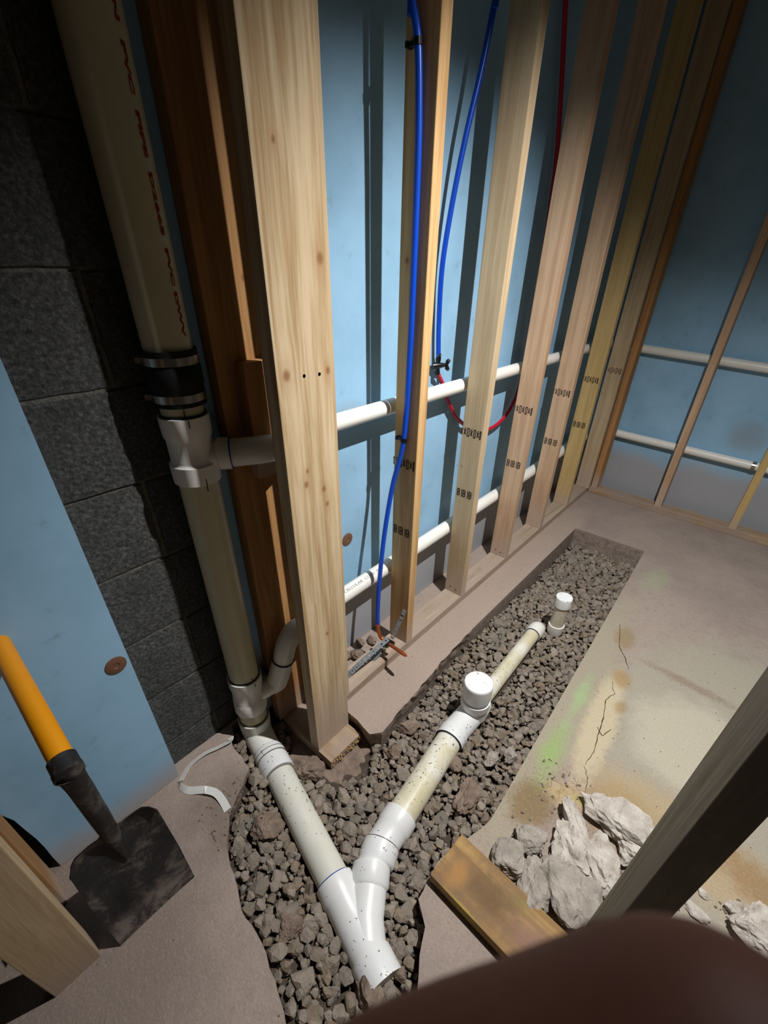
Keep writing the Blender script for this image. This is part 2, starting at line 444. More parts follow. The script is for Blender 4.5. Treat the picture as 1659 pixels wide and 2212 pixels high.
# ------------------------------------------------------------------ left wall: blocks and mortar
wl = MB().box((-.40, -2.2, -.10), (-.243, -.50, 2.45)).obj('wall_left', M_mortar); tag(wl, kind='structure')
bmeshes = []
for k in range(4):
    bm = bmesh.new(); bmesh.ops.create_grid(bm, x_segments=1, y_segments=1, size=.1); bm.free()
def block_mesh(ly, seed):
    n, mz = 9, 5; mb = MB(); vs = []; fs = []
    for i in range(n+1):
        for j in range(mz+1):
            y = ly * i / n; z = .193 * j / mz
            e = 1 if i in (0, n) or j in (0, mz) else 0
            x = .0015 * noise.noise(Vector((y*40, z*40, seed))) - .003 * e
            vs.append((x, y + (noise.noise(Vector((z*30, seed, 1))) * .003 if i in (0, n) else 0), z + (noise.noise(Vector((y*30, seed, 2))) * .003 if j in (0, mz) else 0)))
    for i in range(n):
        for j in range(mz):
            a = i*(mz+1)+j; fs.append((a, a+mz+1, a+mz+2, a+1))
    mb.add(vs, fs)
    # sides back to the mortar
    bx = [(-.02, 0, 0), (-.02, ly, 0), (-.02, ly, .193), (-.02, 0, .193)]
    b0 = len(mb.v); mb.v += bx
    bot = [i*(mz+1) for i in range(n+1)]; top = [i*(mz+1)+mz for i in range(n+1)]
    lef = list(range(mz+1)); rig = [n*(mz+1)+j for j in range(mz+1)]
    mb.f += [tuple(bot[::-1] + [b0, b0+1]), tuple(top + [b0+2, b0+3]), tuple(lef + [b0+3, b0]), tuple(rig[::-1] + [b0+1, b0+2])]
    return mb
full = [block_mesh(.396, s).obj('concrete_block', M_block, wl) for s in (1.7, 4.2)]
half = block_mesh(.190, 9.1).obj('concrete_block', M_block, wl)
first = {0: True, 1: True, 'h': True}
cnt = 0
for r in range(-1, 12):
    z = .0990 + .2032 * (r - 0) + .005 - .2032
    off = 0 if r % 2 == 0 else .2032
    y = -.643 + off - .2032 * 8 + .005
    while y < -.50:
        ly = .396
        src = full[cnt % 2]
        o = src.copy() if src.get('used') else src
        if y + .396 > -.5: pass
        src['used'] = 1
        if o is not src: C.objects.link(o); o.parent = wl
        if 'used' in o: del o['used']
        src['used'] = 1
        o.location = Vector((-.235 + .0015 * random.uniform(-1, 1), y, z)); cnt += 1
        y += .4064
for s in full:
    if 'used' in s: del s['used']
for o in list(C.objects):
    if 'used' in o: del o['used']
bpy.data.objects.remove(half)

# concrete behind the foam
tag(MB().box((-.40, -.50, -.10), (-.262, 2.40, 2.45)).obj('wall_left', M_mortar), kind='structure')
tag(MB().box((-.40, 2.27, -.10), (2.6, 2.40, 2.45)).obj('wall_far', M_mortar), kind='structure')
tag(MB().box((-.40, -2.3, -.10), (2.6, -2.2, 2.45)).obj('wall_near', M_dim), kind='structure')
tag(MB().box((2.6, -2.3, -.10), (2.7, 2.40, 2.45)).obj('wall_right', M_dim), kind='structure')
tag(MB().box((-.40, -2.3, 2.45), (2.7, 2.40, 2.5)).obj('ceiling', M_dim), kind='structure')

# ------------------------------------------------------------------ foam boards
def foam(x0, y0, z0, x1, y1, z1, label, jag=0):
    mb = MB(); thin_x = (x1 - x0) < (y1 - y0)
    o = MB().box((x0, y0, z0), (x1, y1, z1)).obj('foam_board', M_foam, bevel=.0015, origin=((x0+x1)/2, (y0+y1)/2, z0))
    return tag(o, label, 'insulation board')
fa = foam(-.234, -.560, .001, -.185, .655, 2.44, 'light blue foam board between the drain stack and the third stud, copper stub in front')
fb = foam(-.234, .658, .001, -.185, 1.878, 2.44, 'light blue foam board behind the far studs of the left wall')
fb2 = foam(-.234, 1.881, .001, -.185, 2.21, 2.44, 'narrow blue foam board in the far corner of the left wall')
fc = foam(-.185, 2.21, .001, 1.03, 2.26, 2.44, 'blue foam board on the far wall, left, with a grey smudge')
fd = foam(1.033, 2.21, .001, 2.25, 2.26, 2.44, 'blue foam board at the right end of the far wall')
# left loose board with a ragged left edge
mb = MB(); ys = []; N = 26
for i in range(N + 1):
    z = 0.002 + 1.30 * i / N
    yl = -1.135 - .02 * i / N + .006 * noise.noise(Vector((z * 22, 3, 1))) - (.0 if z < .2 else (z - .2) * .16)
    yr = -.812 + .0015 * noise.noise(Vector((z * 40, 7, 1)))
    ys.append((z, yl, yr))
vs = []; fs = []
for (z, a, b) in ys: vs += [(-.190, a, z), (-.190, b, z), (-.2325, b, z), (-.2325, a, z)]
for i in range(N):
    k = 4*i
    for c in range(4): fs.append((k+c, k+(c+1) % 4, k+4+(c+1) % 4, k+4+c))
fs += [(3, 2, 1, 0), (4*N, 4*N+1, 4*N+2, 4*N+3)]
fl = mb.add(vs, fs).obj('foam_board', M_foam, origin=(-.21, -.95, 0)); tag(fl, 'light blue foam board behind the shovel, leaning edge against grey blocks', 'insulation board')
def washer(p, ax, parent):
    n = Vector((1, 0, 0)) if ax == 0 else Vector((0, -1, 0)); p = Vector(p)
    o = MB().prof(p, p + n * .004, [(0, .024), (.5, .024), (.8, .021), (.8, .008), (.45, .007), (.45, .0001)], n=24, cap1=False).obj('washer', M_plate, parent, smooth=True)
    return o
washer((-.185, *bp(750, 1165, 0, -.185)[1:]), 0, fa); washer((-.190, *bp(250, 1437, 0, -.19)[1:]), 0, fl)

# ------------------------------------------------------------------ framing
def board(name, a, b, m, label, cat, group=None, bevel=.0022, parent=None):
    o = MB().box(a, b).obj(name, m, parent, bevel=bevel, origin=((a[0]+b[0])/2, (a[1]+b[1])/2, a[2]))
    if parent is None: tag(o, label, cat, group)
    return o
TOP = 2.40
def text_mesh(body, size, ext=0.0):
    cu = bpy.data.curves.new('t', 'FONT'); cu.body = body; cu.size = size; cu.resolution_u = 2; cu.offset = ext
    cu.align_x = 'CENTER'; cu.align_y = 'CENTER'
    o = bpy.data.objects.new('t', cu); C.objects.link(o); bpy.context.view_layer.update()
    me = bpy.data.meshes.new_from_object(o.evaluated_get(bpy.context.evaluated_depsgraph_get()))
    bpy.data.objects.remove(o); return me
def fit(me, wdt, hgt):
    xs = [v.co.x for v in me.vertices]; ysx = [v.co.y for v in me.vertices]
    x0, x1, y0, y1 = min(xs), max(xs), min(ysx), max(ysx)
    for v in me.vertices:
        v.co.x = ((v.co.x - x0) / (x1 - x0) - .5) * wdt; v.co.y = ((v.co.y - y0) / (y1 - y0) - .5) * hgt
    return me
def bars_mesh():
    mb = MB()
    def rect(x0, x1, z0, z1): mb.add([(x0, z0, 0), (x1, z0, 0), (x1, z1, 0), (x0, z1, 0)], [(0, 1, 2, 3)])
    def box_(x): 
        rect(x, x+.0035, -.016, .016); rect(x+.0095, x+.0135, -.014, .014); rect(x+.0035, x+.0095, .0115, .016); rect(x+.0035, x+.0095, -.016, -.0115); rect(x+.005, x+.008, -.006, .006)
    box_(-.036)
    rect(-.0155, -.0120, -.016, .016); box_(-.0095)
    rect(.0125, .0160, -.016, .016); box_(.0185)
    me = bpy.data.meshes.new('ink'); me.from_pydata(mb.v, [], mb.f); return me
st_lo = bars_mesh()
def scribble_mesh():
    mb = MB()
    def q(a, b, w_): 
        a = Vector((*a, 0)); b = Vector((*b, 0)); d = (b-a).normalized(); n = Vector((-d.y, d.x, 0))*w_/2; mb.add([a-n, b-n, b+n, a+n], [(0, 1, 2, 3)])
    def rect(x0, x1): 
        q((x0+.0015, -.016), (x0+.0015, .016), .0032); q((x1-.0015, -.015), (x1-.0015, .016), .003); q((x0, .0145), (x1, .0145), .003); q((x0, -.0145), (x1, -.0145), .003)
    def xx(x):
        q((x, -.010), (x+.008, .009), .0034); q((x, .009), (x+.008, -.010), .0034); q((x+.001, .012), (x+.007, .013), .003)
    q((-.0425, -.014), (-.0425, .013), .0035); q((-.0425, .011), (-.038, .008), .003)
    xx(-.033); rect(-.020, -.0095); xx(-.005); rect(.0085, .018); xx(.0225); rect(.0345, .0405)
    me = bpy.data.meshes.new('ink'); me.from_pydata([tuple(v) for v in mb.v], [], mb.f); return me
st_up = scribble_mesh()
for m_ in (st_up, st_lo): m_.materials.clear(); m_.materials.append(M_stamp)
def stamp(parent, me, x, y, z):
    o = bpy.data.objects.new('ink_stamp', me); C.objects.link(o); o.parent = parent
    o.rotation_euler = (R(90), 0, 0); o.location = Vector((x, y - .0006, z)) - parent.location
    return o
SPEC = [('orange-edged stud with a blue water tube clipped along it', M_wood_or, .059, 0),
        ('pine stud right of the hanging blue tube, red tube passing behind', M_wood_a, .458, 0),
        ('pinkish pine stud where the red tube climbs behind it', M_wood_b, .877, 0),
        ('third from the far corner of the left wall studs, pinkish brown', M_wood_b, 1.286, 0),
        ('yellowish pine stud just before the far corner, black gap on its right', M_wood_y, 1.677, -.018)]
for k, (lab, m, y, dx) in enumerate(SPEC):
    o = board('wall_stud', (-.089, y, .038), (0, y+.038, TOP), m, 'pine ' + lab if not lab.startswith(('pine', 'orange', 'pink', 'third', 'yellow')) else lab, 'stud', 'studs of the left wall')
    stamp(o, st_up, -.0445 - .003, y, .798); stamp(o, st_lo, -.046, y, .548)
    if k in (1, 2):
        for (dxn, dz) in ((-.06, .02), (-.03, .014)):
            MB().prof((dxn, y, .05+dz), (dxn, y-.002, .05+dz), [(0, .004), (1, .003)], n=8).obj('nail_head', M_plate, o)
o = board('wall_stud', (-.078, 2.022, .038), (.011, 2.060, TOP), M_wood_a, 'tan stud in the far corner with a faint grey stamp, right of the black gap', 'stud', 'studs of the left wall')
st_f = st_up.copy(); st_f.materials.clear(); st_f.materials.append(plain('faded_stamp', '6d5a45', .9, .1)); stamp(o, st_f, -.035, 2.022, .798)
board('wall_stud', (-.089, -.303, .038), (0, -.265, TOP), M_wood_a, 'stud hidden behind the wide near post, first of the left wall', 'stud', 'studs of the left wall')
for lab, x, m in (('dark orange first stud of the far wall, tight in the corner', .014, M_wood_dark), ('brown middle stud of the far wall with pipes behind it', .418, M_wood_b), ('yellowish right stud of the far wall, beside the pipe coupling', .826, M_wood_y)):
    board('wall_stud', (x, 2.061, .038), (x+.038, 2.149, TOP), m, lab, 'stud', 'studs of the far wall')
sill = board('sill_plate', (-.089, -.305, 0), (0, 2.060, .038), M_sill, 'dusty long wooden sill plate under the studs of the left wall', 'plate', bevel=.003)
board('sill_plate', (.001, 2.061, 0), (2.2, 2.149, .038), M_sill_x, 'dusty wooden sill plate along the foot of the far wall', 'plate', bevel=.003)
# return wall by the drain stack
PZ = -.045
post = board('wooden_post', (.006, -.457, PZ), (.045, -.316, TOP), M_wood_post, 'wide pale knotty pine post standing beside the drain stack', 'post')
for (y, z) in [(q_.y, q_.z) for q_ in (bp(657, 812, 0, .045), bp(690, 808, 0, .045))]:
    MB().prof((.0450, y, z), (.0456, y, z), [(0, .0035), (1, .0035)], n=10).obj('screw_hole', M_dark, post)
plate = board('sill_plate', (-.183, -.458, PZ-.038), (.105, -.318, PZ), M_sill_x, 'short rough-cut wooden plate under the wide post, on broken concrete', 'plate', bevel=.002)
mb = MB(); random.seed(3)
for i in range(40):
    y = random.uniform(-.455, -.32); z = random.uniform(PZ-.036, PZ-.003); l = random.uniform(.003, .012); s = .0018
    mb.box((.104, y, z), (.104+l*.6, y+s*2.2, z+s*1.5))
mb.obj('splinter', M_osb, plate).__setitem__('kind', 'stuff')
board('wall_stud', (-.183, -.470, PZ), (-.145, -.335, TOP), M_wood_dark, 'dark orange knotty stud in shadow between the drain stack and the wide post', 'stud')
board('wood_block', (-.145, -.425, .885), (-.112, -.335, 1.150), M_wood_dark, 'short brown block on the shadowed rear stud, its sawn top edge lit', 'block')
# front right post
board('wooden_post', (.877, -.59, 0), (.915, -.45, TOP), M_wood_grey, 'grey streaked wooden post in the right foreground above the rubble', 'post')
# left foreground studs
axis = Vector((.114, .035, 1)).normalized()
def lean(name, foot, wx, wy, ln, ax, m, label):
    o = MB().box((-wx, 0, 0), (0, wy, ln)).obj(name, m, bevel=.002)
    z = ax.normalized(); y = (Vector((0, 1, 0)) - z * z.y).normalized(); x = y.cross(z)
    o.matrix_world = Matrix((x, y, z)).transposed().to_4x4(); o.location = foot
    return tag(o, label, 'stud')
lean('leaning_stud', (.076, -1.232, .0), .038, .093, 1.5, axis, M_wood_a, 'tan stud leaning in the lower left corner, beside the shovel blade')
board('wall_stud', (-.18, -1.190, 0), (-.091, -1.152, TOP), M_wood_dark, 'dark brown stud behind the leaning stud, left of the blue foam', 'stud')

# ------------------------------------------------------------------ drain stack
SX, SY, SR = -.168, -.550, .0440
stack = empty('drain_stack', (SX, SY, 0), 'tall cream plastic drain stack with a black rubber coupling, by grey blocks', 'drain pipe')
def part(mb, name, m, parent, smooth=True, ang=40): return mb.obj(name, m, parent, smooth=smooth, ang=ang)
def vz(z): return (SX, SY, z)
part(MB().tube([vz(1.16), vz(2.44)], SR+.0015, 40), 'pipe', M_pvc_cream, stack)['label'] = 'wide cream pipe with red print'
cpl = part(MB().rings([(vz(1.083), (0,0,1), .046), (vz(1.083), (0,0,1), .0525), (vz(1.118), (0,0,1), .0525), (vz(1.122), (0,0,1), .0545), (vz(1.155), (0,0,1), .0545), (vz(1.158), (0,0,1), .0525), (vz(1.188), (0,0,1), .0525), (vz(1.188), (0,0,1), .046)], n=44), 'rubber_coupling', M_rub, stack)
for z in (1.100, 1.170):
    c = part(MB().rings([(vz(z-.0075), (0,0,1), .0530), (vz(z-.0075), (0,0,1), .0540), (vz(z+.0075), (0,0,1), .0540), (vz(z+.0075), (0,0,1), .0530)], n=44), 'hose_clamp', M_steel, stack)
    a = R(-122); d = Vector((math.cos(a), math.sin(a), 0)); tn = Vector((-d.y, d.x, 0)); p = Vector(vz(z)) + d * .057
    part(MB().tube([p - tn*.014, p + tn*.014], .006, 12), 'screw_housing', M_steel, c)
    part(MB().rings([(p - tn*.022, tn, .005), (p - tn*.015, tn, .005)], n=6), 'screw_head', M_steel, c, False)
part(MB().tube([vz(1.0), vz(1.10)], SR-.001, 40), 'pipe', M_pvc_cream, stack)
# tee
tee = part(MB().rings([(vz(z), (0,0,1), r) for z, r in ((.912,.0445),(.912,.0515),(.954,.0525),(.956,.0500),(.962,.0470),(1.010,.0470),(1.016,.0505),(1.060,.0515),(1.060,.0445))], n=44), 'tee', M_pvc_clean, stack)
def ring(z, parent, m=M_ink, r=.0466, tilt=0, h=.0024):
    return part(MB().rings([(vz(z-h), (0,0,1), r), (vz(z+h), (0,0,1), r)], n=40), 'marker_ring', m, parent)
ring(1.0615, stack, r=.0465); ring(.911, stack, r=.0462, h=.0008)
def tick(p, d, up, ln, parent, m=M_ink, wdt=.0016):
    p = Vector(p); u = Vector(up).normalized(); d = Vector(d).normalized(); s = d.cross(u) * wdt/2
    mb = MB(); q = p + d*.0012
    mb.add([q - s - u*ln/2, q + s - u*ln/2, q + s + u*ln/2, q - s + u*ln/2, p-s-u*ln/2-d*.001, p+s-u*ln/2-d*.001, p+s+u*ln/2-d*.001, p-s+u*ln/2-d*.001], [(0,1,2,3),(4,5,1,0),(5,6,2,1),(6,7,3,2),(7,4,0,3)])
    return part(mb, 'marker_tick', m, parent, False)
def sdir(deg): a = R(deg); return Vector((math.cos(a), math.sin(a), 0))
fd_ = (CAM - Vector((SX, SY, CAM.z))); fdeg = math.degrees(math.atan2(fd_.y, fd_.x))
# side branch to the upper pipe
UX, UZ, UR = -.128, .958, .0235
b0 = Vector((SX, SY, .966)); b1 = Vector((SX + .045, SY + .062, .967)); 
bd = (b1 - b0).normalized()
part(MB().rings([(b0, bd, .030), (b0 + bd*.052, bd, .030), (b0 + bd*.056, bd, .0355), (b0 + bd*.082, bd, .0360), (b0 + bd*.082, bd, .030)], n=32), 'tee_branch', M_pvc_clean, stack)
part(MB().rings([(b0 + bd*.081, bd, .0365), (b0 + bd*.0835, bd, .0365)], n=32), 'marker_ring', M_inkb, stack)
e0 = b0 + bd*.083; e1 = Vector((-.085, -.425, .968)); e2 = Vector((-.078, -.37, .966))
part(MB().tube([e0] + bez([e0 + bd*.005, e1, e2, Vector((-.110, -.31, .962)), Vector((UX, -.26, .960))], 5), .0315, 28), 'elbow', M_pvc_clean, stack)
# shaft between tee and wye
part(MB().tube([vz(.24), vz(.92)], SR, 40), 'pipe', M_pvc_cream, stack)
wye = part(MB().rings([(vz(z), (0,0,1), r) for z, r in ((.098,.0445),(.098,.0510),(.100,.0515),(.148,.0505),(.152,.0480),(.205,.0475),(.212,.0508),(.248,.0515),(.248,.0445))], n=44), 'wye', M_pvc_clean, stack)
ring(.2495, stack, r=.0468, h=.0022); ring(.097, stack, plain('tan_glue', '8f8468', .6), r=.0475); 
part(MB().tube([vz(.03), vz(.11)], SR, 40), 'pipe', M_pvc_cream, stack)
part(MB().rings([(vz(z), (0,0,1), r) for z, r in ((-.028,.047),(.0,.0505),(.045,.0515),(.045,.0445))], n=44), 'elbow_hub', M_pvc_clean, stack)
ring(.0465, stack, plain('tan_glue_dark', '6f6650', .6), r=.0470, h=.002)
for z, dg in ((1.07, 8), (1.050, 12), (.92, 22), (.902, 24), (.258, 30), (.238, 32)):
    d = sdir(fdeg + dg - 5); tick(Vector(vz(z)) + d * (.0445 if z in (1.07, .902, .258) else .0515), d, (0, 0, 1), .015, tee if z > .5 else wye)
# lower branch
q0 = Vector(vz(.135)); q1 = bp(598, 1472, 0, -.125); q2 = bp(611, 1425, 0, -.105); q3 = bp(619, 1390, 0, -.093); q4 = bp(640, 1358, 0, -.085); q5 = Vector((UX, -.26, .346))
part(MB().tube([q0, q1], .0300, 28), 'wye_branch', M_pvc_clean, stack)
part(MB().tube([q1 + (q0-q1).normalized()*.020, q1 + (q0-q1).normalized()*.001, q1, q1.lerp(q2, .5) + Vector((.002, 0, 0)), q2], [.033, .034, .034, .034, .034], 28), 'elbow', M_pvc_clean, stack)
part(MB().rings([(q2, q3-q2, .0345), (q2 + (q3-q2)*.06, q3-q2, .0345)], n=30), 'marker_ring', M_ink, stack)
part(MB().tube([q2] + bez([q2.lerp(q3, .1), q3, q4, Vector((-.10, -.33, .345)), q5], 6), .0315, 28), 'elbow', M_pvc_clean, stack)
# red print down the stack
rp = fit(text_mesh('PVC-DWV  3 IN  PVC  PIPE  D2665  PVC DWV', .012, .0006), .62, .0085)
for v in rp.vertices:
    s = -v.co.x; a = R(fdeg + 48) + v.co.y / SR; rr = SR + .0023
    v.co = Vector((math.cos(a) * rr, math.sin(a) * rr, 1.52 + s))
rp.materials.clear(); rp.materials.append(M_redink)
o = bpy.data.objects.new('red_print', rp); C.objects.link(o); o.parent = stack

# ------------------------------------------------------------------ drain pipes in the trench
ug = empty('trench_drain', (.5, -.7, 0), 'white plastic drain run in the gravel trench, a Y joint and two capped risers', 'drain pipe')
Z1 = -.052
A0 = Vector((SX, SY, -.02)); Ab = Vector((SX+.03, SY-.012, -.055)); A1 = flo(600, 1665, Z1); A2 = flo(722, 1905, Z1-.006); A3 = flo(803, 2075, Z1-.010)
part(MB().tube([vz(-.0)] + arc(vz(-.005), (SX+.012, SY-.006, -.045), A1.lerp(Vector(vz(-.045)), .45), 8), .047, 40), 'elbow', M_pvc_clean, ug)
e = A1.lerp(Vector(vz(-.045)), .50); da = (A2 - A1).normalized()
part(MB().rings([(e, A1-e, .0470), (e+(A1-e)*.1, A1-e, .0505), (e+(A1-e)*.42, A1-e, .0515), (e+(A1-e)*.43, A1-e, .0490), (e+(A1-e)*.55, A1-e, .0490), (e+(A1-e)*.56, A1-e, .0515), (A1+da*.014, da, .0520), (A1+da*.014, da, .0445)], n=44), 'elbow_hub', M_pvc, ug)
for t_ in (.25, .44): 
    c = e + (A1-e)*t_; part(MB().rings([(c, A1-e, .0522), (c+(A1-e).normalized()*.0016, A1-e, .0522)], n=44), 'marker_ring', plain('grey_line', '6b665c', .6), ug)
part(MB().rings([(A1+da*.0145, da, .0470), (A1+da*.018, da, .0470)], n=44), 'marker_ring', plain('grey_glue', '77736a', .6), ug)
part(MB().tube([A1, A2], SR, 40), 'pipe', M_pvc_aged, ug)
# wye body
dm = (A3 - A2).normalized(); wE = A3 + dm*.052
part(MB().rings([(A2 - dm*.002, dm, .0445), (A2, dm, .0515), (A2 + dm*.042, dm, .0525), (A2 + dm*.050, dm, .0485), (A3 - dm*.012, dm, .0480), (A3 - dm*.004, dm, .0520), (wE, dm, .0520), (wE, dm, .0440)], n=44), 'wye', M_pvc, ug)
part(MB().rings([(A2 - dm*.004, dm, .0470), (A2 - dm*.001, dm, .0470)], n=44), 'marker_ring', M_inkb, ug)
B = [flo(*p) for p in ((1022,1540,Z1+.004),(975,1592,Z1+.002),(866,1762,Z1),(822,1832,Z1),(800,1895,Z1),(789,1985,Z1-.004),(790,2060,Z1-.008))]
db = (B[2]-B[1]).normalized(); d2 = (B[4]-B[3]).normalized(); d3 = (B[5]-B[4]).normalized()
part(MB().tube([B[4]+d3*.01, B[5], A3 - dm*.02], .0470, 40), 'wye_branch', M_pvc, ug)
part(MB().rings([(B[4]-d3*.026, d3, .0445), (B[4]-d3*.026, d3, .0515), (B[4]+d3*.020, d3, .0525), (B[4]+d3*.027, d3, .0475)], n=44), 'wye_hub', M_pvc, ug)
part(MB().rings([(B[3]-d2*.006, d2, .0440), (B[3]-d2*.006, d2, .0520), (B[3]+d2*.034, d2, .0525), (B[3]+d2*.042, d2, .0480), (B[4]-d3*.022, d3, .0475)], n=44), 'elbow', M_pvc, ug)
part(MB().rings([(B[2]+db*.000, db, .0445), (B[2]+db*.000, db, .0520), (B[2]+db*.042, db, .0525), (B[2]+db*.048, db, .0490), (B[3]-d2*.006, d2, .0480)], n=44), 'elbow', M_pvc, ug)
for (c, dd, m) in ((B[2], db, M_inkb), (B[3]-d2*.007, d2, M_ink), (B[1]+db*.022, db, M_ink)):
    part(MB().rings([(c-dd*.0018, dd, .0472 if m is not M_ink or c is B[2] else .0505), (c+dd*.0008, dd, .0472 if m is not M_ink or c is B[2] else .0505)], n=44), 'marker_ring', m, ug)
part(MB().tube([B[1], B[2]], SR, 40), 'pipe', M_pvc_old, ug)
# cleanout tee with tall cap
CT = Vector((B[0].x, B[0].y, 0)); tz = Z1 + .004; dc = -db; 
part(MB().rings([(B[1]+db*.022, dc, .0445), (B[1]+db*.022, dc, .0500), (B[1]-db*.020, dc, .0510), (B[1]-db*.026, dc, .0480), (B[0]+dc*.030, dc, .0480), (B[0]+dc*.060, dc, .0460), (B[0]+dc*.064, dc, .036)], n=44), 'tee', M_pvc, ug)
capc = Vector((CT.x, CT.y, .118))
part(MB().tube([(CT.x, CT.y, tz), (CT.x, CT.y, .02)], .0480, 40), 'tee_neck', M_pvc, ug)
part(MB().rings([((CT.x, CT.y, z), (0,0,1), r) for z, r in ((.000,.0475),(.004,.0515),(.034,.0520),(.034,.0445))], n=44), 'tee_hub', M_pvc, ug)
part(MB().rings([((CT.x, CT.y, z), (0,0,1), r) for z, r in ((.03,.0445),(.048,.0445),(.048,.0500),(.112,.0508),(.118,.0500),(.120,.0480),(.121,.030))], n=44), 'cap', M_pvc, ug)
# small pipe and small cap
P0 = B[0] + dc*.05; P1 = flo(1157, 1362, Z1+.004); dp = (P1-P0).normalized()
part(MB().tube([P0, P1 - dp*.01], .0302, 32), 'pipe', M_pvc_old, ug)
part(MB().rings([(P1-dp*.035, dp, .0302), (P1-dp*.035, dp, .0355), (P1, dp, .0360), (P1+dp*.012+Vector((0,0,-.001)), dp+Vector((0,0,-.25)), .0350), (P1+dp*.028+Vector((0,0,-.008)), dp+Vector((0,0,-1)), .0325), (P1+dp*.036+Vector((0,0,-.03)), Vector((0,0,-1))+dp*.1, .031)], n=32), 'elbow', M_pvc_clean, ug)
part(MB().rings([(P1-dp*.0375, dp, .0325), (P1-dp*.0345, dp, .0325)], n=32), 'marker_ring', M_ink, ug)
CX, CY = .390, .662
riser = empty('capped_riser', (CX, CY, 0), 'small white capped pipe standing alone at the far end of the trench', 'drain pipe')
part(MB().tube([(CX, CY, -.05), (CX, CY, .09)], .0300, 32), 'pipe', mat_pvc('dusty_pvc', 'd3c9b6', 'c4b69c', .7, True, 'a89878'), riser)
part(MB().rings([((CX, CY, z), (0,0,1), r) for z, r in ((.080,.0300),(.080,.0345),(.122,.0350),(.126,.0340),(.127,.02))], n=36), 'cap', M_pvc, riser)
part(MB().rings([((CX, CY, z), (0,0,1), r) for z, r in ((-.085,.030),(-.065,.0345),(-.03,.0350),(-.03,.0300))], n=36), 'hub', M_pvc_clean, riser)

# ------------------------------------------------------------------ horizontal pipes through the studs
up = MB().tube([(UX, -.27, .960), (UX, .9, .950), (UX, 2.02, .935)], UR, 32).obj('vent_pipe', M_pvc_clean, smooth=True); tag(up, 'upper white plastic pipe running through the studs of the left wall', 'pipe')
LZ = .346
lowp = MB().tube([(UX, -.27, .346), (UX, .9, .350), (UX, 2.02, .352)], .0275, 32).obj('waste_pipe', M_pvc_clean, smooth=True); tag(lowp, 'lower white plastic pipe running through the studs of the left wall', 'pipe')
lt = fit(text_mesh('CELLULAR  CORE  PVC', .014), .20, .011)
for v in lt.vertices:
    a = R(62) + v.co.y / .0275; rr = .0278
    v.co = Vector((UX + math.cos(a)*rr, -.06 + v.co.x, LZ + .0015 + math.sin(a)*rr))
lt.materials.clear(); lt.materials.append(M_greyink)
o = bpy.data.objects.new('grey_print', lt); C.objects.link(o); o.parent = lowp
u2 = MB().tube([(-.03, 2.178, .915), (.9, 2.178, .885), (1.8, 2.178, .865)], UR, 28).obj('vent_pipe', M_pvc_clean, smooth=True); tag(u2, 'upper pipe across the far wall', 'pipe'); u2['label'] = 'upper white pipe crossing the studs of the far wall'
l2 = MB().tube([(-.03, 2.178, .400), (.9, 2.178, .385), (1.8, 2.178, .37)], UR, 28).obj('waste_pipe', M_pvc_clean, smooth=True); tag(l2, 'lower white pipe crossing the studs of the far wall', 'pipe')
c2 = MB().rings([((.795, 2.178, .387), (1,0,0), .0262), ((.815, 2.178, .387), (1,0,0), .0262)], n=28).obj('steel_band', M_steel, l2, smooth=True)
for (z) in (.932, .352):
    cpo = MB().tube(arc((UX, 2.01, z+.004), (UX, 2.178, z), (.0, 2.178, z-.012 if z > .6 else z+.045), 10), UR+.004, 24).obj('elbow', M_pvc_clean, (up if z > .6 else lowp), smooth=True)

# ------------------------------------------------------------------ water tubes
PR = .0079
pts = [Vector((-.075, .046, 2.44)), bp(890, -60, 1, .046), bp(890, 0, 1, .046), bp(903, 90, 1, .047), bp(905, 250, 1, .049), bp(901, 400, 1, .049), bp(893, 600, 1, .049), bp(885, 770, 1, .049), bp(872, 950, 1, .047), bp(848, 1050, 1, .030), bp(831, 1150, 1, .0), bp(820, 1250, 1, -.032), bp(816, 1320, 1, -.050), bp(816, 1350, 1, -.055)]
tA = MB().tube(bez(pts, 7), PR, 16).obj('water_tube', M_blue, smooth=True); tag(tA, 'blue flexible water tube clipped down the orange-edged stud to the copper stub', 'tube')
for (p, q) in ((3, 4), (8, 9)):
    c = pts[p]; d = (pts[q] - c).normalized()
    cl = MB().rings([(c - d*.006, d, .0098), (c + d*.006, d, .0098)], n=16).box((c.x-.028, c.y-.002, c.z-.004), (c.x-.006, c.y+.012, c.z+.004)).box((c.x-.031, c.y-.004, c.z-.005), (c.x-.024, c.y+.012, c.z+.005))
    cl.obj('tube_clip', M_blk, tA)
xs = [-.10, -.11, -.125, -.15, -.165, -.172, -.172]
pp_ = [(1078,-40),(1070,0),(1040,150),(1005,300),(975,450),(955,580),(948,700),(947,775)]
xs = [-.10, -.105, -.115, -.13, -.145, -.155, -.160, -.160]
pB = [bp(u, v, 0, x) for (u, v), x in zip(pp_, xs)]; pB = [Vector((-.09, pB[0].y + .06, 2.44))] + pB
tB = MB().tube(bez(pB, 7), PR, 16).obj('water_tube', M_blue, smooth=True); tag(tB, 'blue flexible water tube hanging in the bay to a black valve', 'tube')
end = pB[-1]
valve = empty('shutoff_valve', end + Vector((0, 0, -.03)), 'small black plastic shut-off valve joining the blue and red tubes', 'valve')
V0 = end + Vector((0, 0, -.022))
MB().rings([(end + Vector((0,0,.010)), (0,0,-1), .0085), (end + Vector((0,0,-.002)), (0,0,-1), .0095), (end + Vector((0,0,-.012)), (0,0,-1), .0075), (end + Vector((0,0,-.034)), (0,0,-1), .0075), (end + Vector((0,0,-.044)), (0,0,-1), .0095), (end + Vector((0,0,-.052)), (0,0,-1), .0085)], n=16).obj('body', M_blk, valve, smooth=True)
vd = Vector((.55, .83, .05)).normalized()
